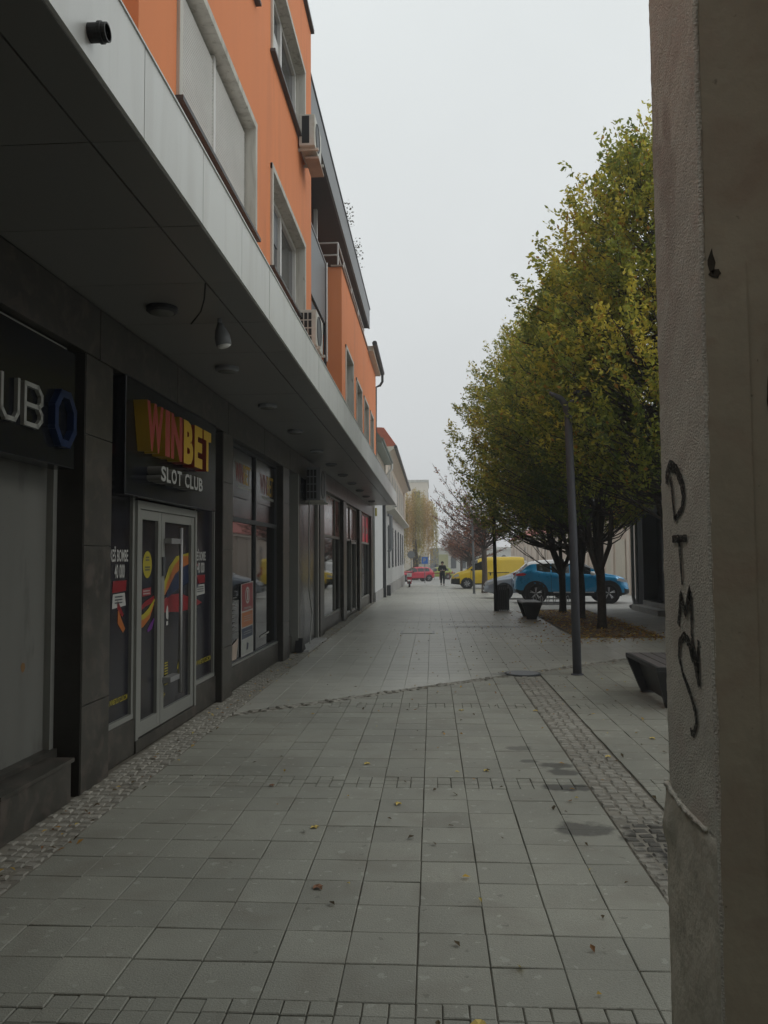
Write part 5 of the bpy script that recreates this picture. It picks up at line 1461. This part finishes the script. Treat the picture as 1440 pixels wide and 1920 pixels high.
br = empty('bicycle_rack', (4.0, 27.6, 0), 'low galvanised bicycle rack between the bench and the blue car', 'bicycle rack')
MB().tube([(3.3, 27.4, .06), (4.7, 27.4, .06)], .02, 6).tube([(3.3, 27.9, .06), (4.7, 27.9, .06)], .02, 6).build('base_rail', m_iron, br)
for k in range(6):
    x_ = 3.4 + .22 * k
    MB().tube([(x_, 27.4, .06), (x_, 27.45, .33), (x_ + .06, 27.5, .36), (x_ + .1, 27.5, .26), (x_ + .1, 27.9, .06)], .012, 6).build('wheel_holder', m_iron, br)

# signs far up the street
def sign(x, y, z, kind_, label):
    o = empty('traffic_sign', (x, y, gz(y)), label, 'traffic sign')
    MB().tube([(x, y + .03, gz(y)), (x, y + .03, z + .3)], .03, 8).build('pole', m_mgrey, o)
    f2 = lambda u, o_, v: (u, y - o_, v)
    if kind_ == 'P':
        bx('sign_plate', mat('sign_blue', (.03, .16, .55), .4, var=.03), x - .27, x + .27, y - .02, y, z - .3, z + .3, o)
        t = text_mb('P', lambda u, o_, v: (u, y - .024, v), x - .13, z - .17, .34, mats=m_whp, o0=0, parent=o, width=.24, bold=.04, name='lettering')
    else:
        MB().lathe([(.32, y - .02), (.32, y)], (x, 0, z), 'y', 20).build('sign_plate', m_mgrey, o)
sign(-.68, 70, 1.42, 'P', 'blue square parking sign with a white P on a thin post')
sign(-1.75, 66, 1.9, 'o', 'round grey traffic sign seen from behind, next to the scooter')

# ================================================================== VEHICLES
def interp(x, pts):
    xs, zs = zip(*pts); return float(np.interp(x, xs, zs))
def car(name, label, cat, loc, rotz, spec, group=None):
    L_ = spec['L']; W_ = spec['W'] / 2
    o = empty(name, (0, 0, 0), label, cat, group)
    wheels = spec['wheels']; rw = spec['rw']; ra = rw + .055
    nx = int(L_ / .045)
    xs = [L_ * i / nx for i in range(nx + 1)]
    NB = 10
    grid = []
    def section(x):
        w = W_ * interp(x, spec['plan']); z0 = interp(x, spec['bot']); zt_ = interp(x, spec['top']); zb_ = min(interp(x, spec['belt']), zt_ - .02)
        pts = []
        for k in range(NB + 1):
            t = k / NB
            z = z0 + (zb_ - z0) * t
            ww = w * float(np.interp(t, [0, .12, .35, .62, .68, .88, 1], [.90, .965, .995, 1.0, .99, .975, .94]))
            pts.append((ww, z))
        g_ = zt_ - zb_; lean = spec.get('lean', .36) * g_
        for (a, q) in ((.10, .06), (.42, .38), (.76, .76)): pts.append((w * .94 - .015 - lean * q, zb_ + g_ * a))
        pts.append((w * .94 - .05 - lean * 1.05, zb_ + g_ * .975)); pts.append(((w * .94 - lean) * .55, zt_ + .004)); pts.append((0, zt_ + .012))
        return pts
    nrow = None
    bm = {}
    def add(mk, idx): bm.setdefault(mk, []).append(idx)
    V = []
    secs = [section(x) for x in xs]; nrow = len(secs[0])
    def wsnap(x, z, k):
        for wx in wheels:
            d_ = math.hypot(x - wx, z - rw)
            if k <= NB and abs(d_ - ra) < .035 and d_ > 0: return wx + (x - wx) * ra / d_, rw + (z - rw) * ra / d_
        return x, z
    vid = {}
    for s_ in (1, -1):
        for i, x in enumerate(xs):
            for k, (w, z) in enumerate(secs[i]):
                x2, z2 = wsnap(x, z, k)
                vid[(s_, i, k)] = len(V); V.append((x2, s_ * w, z2))
    for s_ in (1, -1):
        for i in range(nx):
            xc = (xs[i] + xs[i + 1]) / 2
            for k in range(nrow - 1):
                zc = (secs[i][k][1] + secs[i][k + 1][1]) / 2
                if k < NB and any(math.hypot(xc - wx, zc - rw) < ra for wx in wheels): continue
                g_ = interp(xc, spec['top']) - interp(xc, spec['belt'])
                mk = 'body'
                if k < spec.get('clad', 2): mk = 'cladding'
                if spec.get('bumper') and (xc > L_ - spec['bumper'][0]) and zc < spec['bumper'][1]: mk = 'cladding'
                if spec.get('bumper_r') and (xc < spec['bumper_r'][0]) and zc < spec['bumper_r'][1]: mk = 'cladding'
                if k in (NB + 1, NB + 2) and any(a < xc < b_ for a, b_ in spec['side']) and g_ > .12: mk = 'window%d%d' % (s_, [a < xc < b_ for a, b_ in spec['side']].index(True))
                if k >= NB + 3:
                    if any(a < xc < b_ for a, b_ in spec['screen']): mk = 'windscreen'
                    elif spec['roof'][0] < xc < spec['roof'][1]: mk = 'roof'
                if mk == 'body' and k >= NB + 2 and spec['roof'][0] < xc < spec['roof'][1]: mk = 'roof' if k >= NB + 3 else 'body'
                q = [vid[(s_, i, k)], vid[(s_, i + 1, k)], vid[(s_, i + 1, k + 1)], vid[(s_, i, k + 1)]]
                add(mk, q if s_ < 0 else q[::-1])
    for i in (0, nx):
        ring = [vid[(1, i, k)] for k in range(nrow)] + [vid[(-1, i, k)] for k in range(nrow - 2, -1, -1)]
        add('body', ring if i == nx else ring[::-1])
    add('cladding', [vid[(1, 0, 0)], vid[(1, nx, 0)], vid[(-1, nx, 0)], vid[(-1, 0, 0)]])
    mm = {'body': spec['paint'], 'cladding': spec.get('cladm', spec['paint']), 'roof': spec.get('roofm', spec['paint']), 'window': m_carglass, 'windscreen': m_carglass}
    for mk, faces in bm.items():
        used = sorted({v for f_ in faces for v in f_}); re = {v: i for i, v in enumerate(used)}
        b = MB(); b.v = [V[v] for v in used]; b.f = [tuple(re[v] for v in f_) for f_ in faces]; b.mi = [0] * len(b.f)
        ob = b.build('side_window' if mk.startswith('window') else mk, mm['window' if mk.startswith('window') else mk], o, loc=(0, 0, 0), smooth=True)
    # wheels, arches
    for wx in wheels:
        for s_ in (1, -1):
            yo = s_ * (W_ - .01)
            wl = MB().lathe([(rw * .55, yo - s_ * .2), (rw * .93, yo - s_ * .2), (rw, yo - s_ * .17), (rw, yo - s_ * .04), (rw * .95, yo - s_ * .005), (rw * .70, yo - s_ * .005), (rw * .68, yo - s_ * .03)], (wx, 0, rw), 'y', 28).build('wheel', m_tyre, o, loc=(0, 0, 0), smooth=True)
            rim = MB(); rim.lathe([(rw * .69, yo - s_ * .04), (rw * .69, yo - s_ * .01), (rw * .62, yo - s_ * .012), (rw * .60, yo - s_ * .04)], (wx, 0, rw), 'y', 28)
            nsp = spec.get('spokes', 5)
            for q in range(nsp):
                a = 2 * pi * q / nsp + .3
                for da in (-.12, .12):
                    c0 = Vector((wx + cos(a) * rw * .10, yo - s_ * .025, rw + sin(a) * rw * .10)); c1 = Vector((wx + cos(a + da) * rw * .63, yo - s_ * .018, rw + sin(a + da) * rw * .63))
                    rim.tube([c0, c1], [.022, .016], 5)
            rim.lathe([(rw * .15, yo - s_ * .03), (rw * .12, yo - s_ * .01)], (wx, 0, rw), 'y', 14)
            r2 = rim.build('rim', m_rim, None, smooth=False); r2.parent = wl; r2.matrix_parent_inverse = Matrix()
            well = MB().lathe([(rw * .66, yo - s_ * .06), (rw * .66, yo - s_ * .05)], (wx, 0, rw), 'y', 20); w2 = well.build('brake', m_black, None); w2.parent = wl; w2.matrix_parent_inverse = Matrix()
            MB().lathe([(ra + .004, yo - s_ * .01), (ra + .004, yo - s_ * .26), (.02, yo - s_ * .26)], (wx, 0, rw), 'y', 28).build('wheel_housing', m_black, o, loc=(0, 0, 0))
            if spec.get('arch'):
                b = MB(); n = 22; pr = None
                for q in range(n + 1):
                    a = -.25 + (pi + .5) * q / n
                    cur = (b.p(wx + cos(a) * (ra - .005), s_ * (W_ * 1.0 + .004), rw + sin(a) * (ra - .005)), b.p(wx + cos(a) * (ra + .055), s_ * (W_ * 1.0 + .006), rw + sin(a) * (ra + .055)), b.p(wx + cos(a) * (ra + .06), s_ * (W_ - .03), rw + sin(a) * (ra + .06)))
                    if pr: b.face([pr[0], pr[1], cur[1], cur[0]]); b.face([pr[1], pr[2], cur[2], cur[1]])
                    pr = cur
                b.build('arch_trim', spec.get('cladm', m_black), o, loc=(0, 0, 0))
    # lamps
    for (nm, m_, pts, off) in spec.get('lamps', []):
        for s_ in (1, -1):
            b = MB(); b.face([b.p(px_, s_ * (W_ * pw + off), pz_) for px_, pw, pz_ in pts]); 
            i0 = list(b.f[0]); jj = [b.p(px_, s_ * (W_ * pw - .03), pz_) for px_, pw, pz_ in pts]
            for k in range(len(i0)): b.face([i0[k], i0[(k + 1) % len(i0)], jj[(k + 1) % len(i0)], jj[k]])
            b.build(nm, m_, o, loc=(0, 0, 0))
    # mirrors
    mx_, mz_ = spec['mirror']
    for s_ in (1, -1):
        b = MB(); y_ = s_ * (W_ + .06)
        b.tube([(mx_ - .1, y_, mz_), (mx_ - .06, y_, mz_), (mx_ + .03, y_, mz_ + .0), (mx_ + .09, y_, mz_ - .01)], [.05, .075, .07, .03], 8); b.tube([(mx_, s_ * (W_ * .93), mz_ - .06), (mx_, y_, mz_ - .02)], .02, 5)
        b.build('mirror', spec.get('mirrorm', m_black), o, loc=(0, 0, 0), smooth=True)
    # door seams and handles
    for sx in spec.get('seams', []):
        for s_ in (1, -1):
            b = MB(); z0_, z1_ = .42, interp(sx, spec['belt']) - .01; n = 8; pr = None
            for q in range(n + 1):
                z = z0_ + (z1_ - z0_) * q / n; z0b = interp(sx, spec['bot']); t = (z - z0b) / (interp(sx, spec['belt']) - z0b)
                w = W_ * interp(sx, spec['plan']) * float(np.interp(t, [0, .12, .35, .62, .68, .88, 1], [.90, .965, .995, 1.0, .99, .975, .94])) + .003
                cur = (b.p(sx - .006, s_ * w, z), b.p(sx + .006, s_ * w, z))
                if pr: b.face([pr[0], pr[1], cur[1], cur[0]])
                pr = cur
            b.build('door_seam', m_black, o, loc=(0, 0, 0))
    for hx in spec.get('handles', []):
        for s_ in (1, -1):
            MB().box(hx - .08, hx + .08, s_ * (W_ * .985), s_ * (W_ * .985 + .02), interp(hx, spec['belt']) - .17, interp(hx, spec['belt']) - .14).build('door_handle', spec['paint'], o, loc=(0, 0, 0))
    for (nm, m_, bb) in spec.get('extras', []):
        MB().box(*bb).build(nm, m_, o, loc=(0, 0, 0), bevel=.006)
    o.location = loc; o.rotation_euler = (0, 0, rotz)
    return o
m_carglass = mat('car_glass', (0.015, 0.018, 0.02), 0.05, var=.1, spec=.8)
m_blp = mat('blue_paint', (0.006, 0.24, 0.48), .28, metal=.25, var=.03, coat=.8)
m_whr = mat('white_paint', (0.72, 0.72, 0.70), .3, var=.02, coat=.8)
m_slp = mat('silver_blue_paint', (0.30, 0.33, 0.38), .32, metal=.5, var=.03, coat=.6)
m_ylp = mat('yellow_paint', (0.78, 0.54, 0.012), .32, var=.03, coat=.7)
m_rdp = mat('red_paint', (0.55, 0.03, 0.06), .3, var=.03, coat=.7)
m_lens = mat('headlamp', (.5, .52, .54), .12, var=.1, spec=.8)
m_tail = mat('tail_lamp', (.55, .015, .02), .15, var=.1, spec=.8)

car('crossover_car', 'bright blue crossover with white roof parked across, behind the nearest trunks', 'car', (3.05, 30.45, gz(30)), radians(-1.5), dict(
    L=4.12, W=1.78, wheels=(.72, 3.33), rw=.345, paint=m_blp, roofm=m_whr, cladm=m_black, clad=2, arch=True, mirrorm=m_whr,
    plan=[(0, .80), (.05, .87), (.2, .94), (.6, .99), (1.2, .985), (2.8, .985), (3.4, 1.0), (3.75, .95), (3.95, .86), (4.07, .74), (4.12, .62)],
    bot=[(0, .42), (.15, .30), (.8, .24), (3.4, .24), (3.9, .27), (4.12, .34)],
    top=[(0, .80), (.04, .98), (.12, 1.06), (.30, 1.25), (.50, 1.44), (.62, 1.485), (1.0, 1.53), (1.5, 1.555), (2.0, 1.545), (2.35, 1.49), (2.7, 1.33), (3.1, 1.11), (3.22, 1.06), (3.6, .99), (3.9, .90), (4.03, .78), (4.1, .66), (4.12, .55)],
    belt=[(0, .78), (.1, 1.02), (.3, 1.16), (.6, 1.17), (1.0, 1.08), (1.6, 1.02), (3.1, .98), (3.6, .93), (4.12, .5)],
    side=[(.78, 1.28), (1.31, 1.94), (2.0, 2.72)], screen=[(.16, .46), (2.42, 3.14)], roof=(.46, 2.42), bumper=(.22, .5), bumper_r=(.3, .42),
    lamps=[('tail_lamp', m_tail, [(.02, .84, .98), (.30, .97, .99), (.40, 1.0, 1.04), (.26, .965, 1.09), (.03, .84, 1.06)], .012),
           ('headlight', m_lens, [(3.62, .975, .80), (3.98, .84, .72), (4.02, .82, .80), (3.7, .955, .90)], .015)],
    mirror=(2.78, 1.06), seams=(1.28, 2.0, 2.98), handles=(1.45, 2.2),
    extras=[('sill_strip', m_rim, (1.35, 2.8, -.915, -.885, .36, .40)), ('door_strip', m_rim, (1.35, 2.75, .885, .915, .36, .40)), ('antenna', m_black, (.72, .74, -.01, .01, 1.49, 1.66)), ('fog_lamp', m_whp, (4.0, 4.06, -.66, -.5, .42, .47))]))
hatch = dict(L=4.0, W=1.70, wheels=(.68, 3.2), rw=.31, paint=m_slp, clad=1, cladm=m_slp,
    plan=[(0, .80), (.2, .93), (.7, .99), (3.2, .99), (3.6, .94), (3.85, .82), (4.0, .62)],
    bot=[(0, .38), (.2, .26), (3.6, .22), (4.0, .28)],
    top=[(0, .8), (.1, 1.0), (.4, 1.32), (.7, 1.42), (1.5, 1.46), (2.0, 1.42), (2.9, .98), (3.5, .84), (3.85, .70), (4.0, .5)],
    belt=[(0, .7), (.3, .95), (1.5, .92), (2.9, .88), (3.5, .80), (4.0, .45)],
    side=[(.6, 1.2), (1.24, 1.9), (1.96, 2.5)], screen=[(.12, .4), (2.08, 2.84)], roof=(.4, 2.08),
    lamps=[('headlight', m_lens, [(3.55, .955, .66), (3.86, .80, .56), (3.88, .79, .66), (3.6, .94, .76)], .015), ('tail_lamp', m_tail, [(.02, .84, .7), (.2, .945, .7), (.2, .945, .92), (.05, .86, .92)], .012)],
    mirror=(2.5, .98), seams=(1.22, 1.95, 2.9), handles=(1.4, 2.1), bumper=(.12, .42),
    extras=[('licence_plate', m_black, (3.98, 4.01, -.26, .26, .34, .46)), ('grille', m_black, (3.95, 3.99, -.4, .4, .5, .58))])
car('hatchback_car', 'silver blue hatchback nose out, half hidden behind the blue crossover', 'car', (6.15, 34.3, gz(34)), radians(180), hatch)
van = dict(L=4.6, W=1.83, wheels=(.95, 3.62), rw=.32, paint=m_ylp, clad=1, cladm=m_black, lean=.12,
    plan=[(0, .93), (.1, .98), (.6, 1.0), (3.4, .995), (3.9, .96), (4.3, .88), (4.52, .72), (4.6, .6)],
    bot=[(0, .36), (.3, .26), (4.0, .24), (4.6, .30)],
    top=[(0, 1.4), (.02, 1.86), (.1, 1.94), (.6, 1.97), (2.2, 1.96), (2.75, 1.88), (3.05, 1.70), (3.65, 1.17), (3.8, 1.1), (4.2, 1.0), (4.45, .86), (4.56, .72), (4.6, .5)],
    belt=[(0, 1.08), (3.5, 1.08), (3.8, 1.0), (4.3, .86), (4.6, .45)],
    side=[(2.45, 3.2)], screen=[(2.95, 3.62)], roof=(0, 2.95), bumper=(.55, .66), bumper_r=(.12, .5),
    lamps=[('headlight', m_lens, [(4.1, .92, .78), (4.42, .80, .70), (4.44, .79, .80), (4.15, .915, .94)], .02), ('tail_lamp', m_tail, [(.0, .95, .9), (.1, .985, .9), (.1, .985, 1.4), (.0, .95, 1.4)], .012)],
    mirror=(3.3, 1.18), seams=(1.2, 2.35, 3.4), handles=(2.5,), spokes=7,
    extras=[('rail', m_black, (1.0, 2.3, -.93, -.91, .98, 1.02)), ('rail', m_black, (1.0, 2.3, .91, .93, .98, 1.02)), ('fuel_flap', m_black, (2.12, 2.2, .90, .925, .82, .98))])
car('delivery_van', 'bright yellow delivery van with black bumper parked beyond the silver car', 'van', (5.75, 51.2, gz(50.5)), radians(180), van)
wv = dict(van); wv['paint'] = m_whr
car('white_van', 'white van parked far away, just right of the walking person', 'van', (7.0, 82, gz(82)), radians(180), wv)
car('white_van', 'second white van with blue windows behind the bare trunks', 'van', (8.6, 74, gz(74)), radians(180), wv)
rc = dict(hatch); rc['paint'] = m_rdp; rc['cladm'] = m_black
car('red_hatchback', 'red car far away beside the blue parking sign', 'car', (-.1, 84, gz(84)), radians(205), rc)
rc2 = dict(hatch); rc2['paint'] = mat('lime_paint', (.35, .42, .05), .3, var=.03, coat=.7); rc2['cladm'] = m_whr
car('lime_car', 'tiny lime green and white car far behind the parking sign', 'car', (2.3, 98, gz(98)), radians(195), rc2)
wc_ = dict(hatch); wc_['paint'] = m_slp
car('grey_car', 'grey car parked in the lot far behind the yellow van', 'car', (8.4, 62, gz(62)), radians(180), wc_)

# scooter
sx, sy = -1.62, 56.0; g0 = gz(56)
so_ = empty('motor_scooter', (sx, sy, g0), 'red and white motor scooter parked against the grey house corner', 'scooter')
for (y_, r) in ((sy - .6, .23), (sy + .6, .23)): 
    MB().lathe([(r * .6, sx - .05), (r, sx - .045), (r, sx + .045), (r * .6, sx + .05)], (0, y_, g0 + r), 'x', 18).build('wheel', m_tyre, so_)
MB().poly_prism([(sy - .62, g0 + .42), (sy - .5, g0 + .98), (sy - .40, g0 + .98), (sy - .42, g0 + .34), (sy + .1, g0 + .30), (sy + .15, g0 + .68), (sy + .8, g0 + .72), (sy + .75, g0 + .45), (sy + .3, g0 + .22), (sy - .4, g0 + .22)], sx - .14, sx + .14, 'x').build('body', m_rdp, so_)
MB().poly_prism([(sy - .66, g0 + .38), (sy - .85, g0 + .42), (sy - .72, g0 + .52), (sy - .5, g0 + .5)], sx - .11, sx + .11, 'x').build('mudguard', m_whr, so_)
MB().box(sx - .15, sx + .15, sy + .12, sy + .82, g0 + .725, g0 + .80).build('seat', m_black, so_, bevel=.03)
MB().tube([(sx - .34, sy - .42, g0 + 1.02), (sx, sy - .46, g0 + 1.0), (sx + .34, sy - .42, g0 + 1.02)], .02, 6).build('handlebar', m_black, so_)
MB().box(sx - .16, sx + .16, sy - .72, sy - .63, g0 + .72, g0 + .96).build('front_shield', m_whr, so_, bevel=.02)
MB().box(sx - .08, sx + .08, sy - .735, sy - .715, g0 + .8, g0 + .9).build('headlight', m_lens, so_)

# ================================================================== PERSON
def skin_figure(name, verts, edges, radii, root, m, parent, sub=2):
    me = bpy.data.meshes.new(name); me.from_pydata(verts, edges, []); o = bpy.data.objects.new(name, me); col.objects.link(o)
    md = o.modifiers.new('skin', 'SKIN'); md.use_smooth_shade = True
    if not me.skin_vertices: 
        pass
    for i, r in enumerate(radii):
        me.skin_vertices[0].data[i].radius = r if isinstance(r, tuple) else (r, r); me.skin_vertices[0].data[i].use_root = (i == root)
    s_ = o.modifiers.new('sub', 'SUBSURF'); s_.levels = sub; s_.render_levels = sub
    me.materials.append(m); o.parent = parent
    return o
PYy = 59.5
pr = empty('person', (.72, PYy, gz(PYy)), 'person in black jacket and dark trousers walking towards us holding a phone', 'person')
m_jk = mat('black_cloth', (.014, .018, .017), .85, var=.2); m_tr = mat('dark_trousers', (.012, .018, .026), .9, var=.2); m_sk = mat('skin', (.42, .26, .19), .6, var=.05); m_hr = mat('dark_hair', (.015, .012, .01), .7, var=.2); m_sh = mat('black_shoes', (.01, .01, .01), .5, var=.1)
try:
    vb = [(0, 0, .98), (0, 0, 1.16), (0, 0, 1.36), (0, .01, 1.47), (0, -.01, 1.54), (0, -.03, 1.63), (0, -.02, 1.73),
          (.19, 0, 1.42), (.27, .03, 1.15), (.13, -.2, 1.10), (.05, -.27, 1.13),
          (-.19, 0, 1.42), (-.27, .03, 1.15), (-.13, -.2, 1.10), (-.05, -.27, 1.13),
          (.095, 0, .90), (.10, -.06, .50), (.10, -.01, .09), (.105, -.13, .04),
          (-.095, 0, .90), (-.10, .04, .50), (-.10, .16, .12), (-.105, .05, .06)]
    eb = [(0, 1), (1, 2), (2, 3), (3, 4), (4, 5), (5, 6), (2, 7), (7, 8), (8, 9), (9, 10), (2, 11), (11, 12), (12, 13), (13, 14), (0, 15), (15, 16), (16, 17), (17, 18), (0, 19), (19, 20), (20, 21), (21, 22)]
    rb = [(.15, .11), (.15, .11), (.16, .12), (.075, .07), (.055, .055), (.078, .09), (.06, .07), .07, .05, .036, .03, .07, .05, .036, .03, .10, .065, .042, .035, .10, .065, .042, .035]
    skin_figure('body', vb, eb, rb, 0, m_sk, pr)
    # clothing follows the body, a little larger
    vj = [(0, 0, .90), (0, 0, 1.0), (0, 0, 1.18), (0, 0, 1.38), (0, .01, 1.50), (.19, 0, 1.43), (.28, .03, 1.15), (.14, -.19, 1.10), (-.19, 0, 1.43), (-.28, .03, 1.15), (-.14, -.19, 1.10)]
    ej = [(0, 1), (1, 2), (2, 3), (3, 4), (3, 5), (5, 6), (6, 7), (3, 8), (8, 9), (9, 10)]
    rj = [(.19, .15), (.19, .145), (.18, .14), (.19, .15), (.09, .09), .095, .075, .055, .095, .075, .055]
    skin_figure('jacket', vj, ej, rj, 1, m_jk, pr)
    vt = [(0, 0, .96), (.10, 0, .86), (.10, -.06, .50), (.10, -.01, .12), (-.10, 0, .86), (-.10, .04, .50), (-.10, .16, .15)]
    et = [(0, 1), (1, 2), (2, 3), (0, 4), (4, 5), (5, 6)]; rt = [(.16, .13), .115, .085, .065, .115, .085, .065]
    skin_figure('trousers', vt, et, rt, 0, m_tr, pr)
    MB().lathe([(.06, 1.60), (.102, 1.64), (.106, 1.71), (.085, 1.77), (.03, 1.80)], (0, .012, 0), 'z', 16).build('hair', m_hr, pr, loc=(0, 0, 0), smooth=True)
    for (x_, y_, z_) in ((.105, -.06, .0), (-.105, .11, .03)): MB().box(x_ - .045, x_ + .045, y_ - .15, y_ + .11, z_, z_ + .08).build('shoe', m_sh, pr, loc=(0, 0, 0), bevel=.025)
    MB().box(-.04, .04, -.325, -.31, 1.10, 1.24).build('phone', m_letw, pr, loc=(0, 0, 0))
except Exception as e:
    print('person failed', e)

# ================================================================== FALLEN LEAVES
def leaf_litter(name, pts, size, pal, flat=.25, **kw):
    n = len(pts); P = np.array(pts); an = rng.uniform(0, 2 * pi, n); s = size * rng.uniform(.6, 1.3, n)
    a = np.stack([np.cos(an), np.sin(an), rng.normal(0, flat, n)], 1) * s[:, None]; b = np.stack([-np.sin(an), np.cos(an), rng.normal(0, flat, n)], 1) * (s * .55)[:, None]
    V = np.stack([P - a * .5, P + b * .5, P + a * .5, P - b * .5], 1); V[:, [1, 3], 2] += .006; V = V.reshape(-1, 3)
    c = np.array(pal)[rng.integers(0, len(pal), n)] * rng.uniform(.7, 1.2, (n, 1)); C = np.repeat(np.concatenate([c, np.ones((n, 1))], 1), 4, 0)
    o = arrays(name, V, np.arange(n * 4).reshape(-1, 4), m_leaf, None, C)
    for k_, v_ in kw.items(): o[k_] = v_
    return o
pal1 = [(.60, .40, .08), (.50, .28, .07), (.30, .15, .06), (.68, .54, .16), (.40, .22, .09)]
pts = [(random.uniform(3.0, 4.7), random.uniform(17.05, 25.4), random.uniform(.006, .03)) for _ in range(1900)]
pts += [(random.gauss(4.65, .12), random.uniform(17, 23), .03) for _ in range(500)]
pts += [(random.gauss(3.1, .6), random.uniform(15.6, 25), .012) for _ in range(450)] + [(random.uniform(2.8, 5.2), random.gauss(16.9, .35), .012) for _ in range(350)]
leaf_litter('leaf_litter', pts, .075, pal1, label='brown and yellow fallen leaves covering the tree bed', kind='stuff', category='leaves')
pts = []
for _ in range(420):
    y_ = random.uniform(2.6, 22); x_ = random.gauss(1.2, 1.3)
    if -2.4 < x_ < 4.4: pts.append((x_, y_, .012))
for _ in range(220):
    y_ = random.uniform(3.2, 28); pts.append((random.uniform(-2.45, -2.1), y_, .012))
leaf_litter('scattered_leaves', pts, .042, pal1 + [(.12, .09, .05)] * 4, label='small leaves and crumbs scattered over the paving', kind='stuff', category='leaves')
big = [(-.75, 5.05, 'yellow leaf on the slabs left of the street middle, below the far sett band'), (-.25, 5.55, 'pale yellow leaf in mid street one slab short of the far sett band'),
       (-1.2, 5.95, 'brown curled leaf on the slabs left, just before the far sett band'), (-.6, 4.15, 'reddish brown curled leaf lying near a slab joint in the lower left foreground'),
       (.4, 6.42, 'tiny yellow leaf on the far sett band right of the middle'), (-.55, 6.6, 'yellow leaf just beyond the far sett band left of the middle'),
       (.15, 2.98, 'yellow leaf on the nearest sett band at the bottom edge'), (1.42, 4.95, 'brown leaf in the drain strip of cobbles beside the plaster pier'),
       (1.45, 6.9, 'pale leaf halfway along the drain strip of cobbles'), (1.1, 8.9, 'yellow leaf at the left edge of the far drain strip'),
       (2.0, 7.6, 'yellow leaf on the slabs between the drain strip and the near bench'), (.3, 8.9, 'small yellow leaf on the slabs shortly before the seam of setts')]
for i, (x_, y_, lb_) in enumerate(big):
    an = random.uniform(0, 6.28); s = random.uniform(.026, .038); b = MB()
    q = [(x_ + cos(an + t) * s * r_, y_ + sin(an + t) * s * r_, .006 + .010 * (k % 2)) for k, (t, r_) in enumerate(((0, 1.2), (.7, .6), (1.4, .9), (2.2, .6), (3.1, 1.0), (4.0, .6), (4.8, .9), (5.6, .6)))]
    c = b.p(x_, y_, .008); idx = [b.p(*p) for p in q]
    for k in range(8): b.face([c, idx[k], idx[(k + 1) % 8]])
    br_ = 'brown' in lb_
    tag(b.build('fallen_leaf', mat('leaf_brown' if br_ else 'leaf_yellow', (.22, .11, .06) if br_ else (.55, .42, .12), .7, var=.1)), lb_, 'leaf', 'single fallen leaves on the slabs')

# ================================================================== HAZE
hz = MB().box(-60, 60, -18, 175, -2.5, 15.2).build('haze', mat('haze_air', (.8, .8, .8)), kind='stuff')
hm = bpy.data.materials.new('haze_volume'); hm.use_nodes = True; t = hm.node_tree
for n in list(t.nodes): t.nodes.remove(n)
o_ = t.nodes.new('ShaderNodeOutputMaterial'); pv = t.nodes.new('ShaderNodeVolumePrincipled')
pv.inputs['Color'].default_value = (.93, .95, .97, 1); pv.inputs['Density'].default_value = .0026; pv.inputs['Anisotropy'].default_value = .3
t.links.new(pv.outputs[0], o_.inputs['Volume'])
hz.data.materials.clear(); hz.data.materials.append(hm)
hz['label'] = 'thin autumn haze in the air of the street'
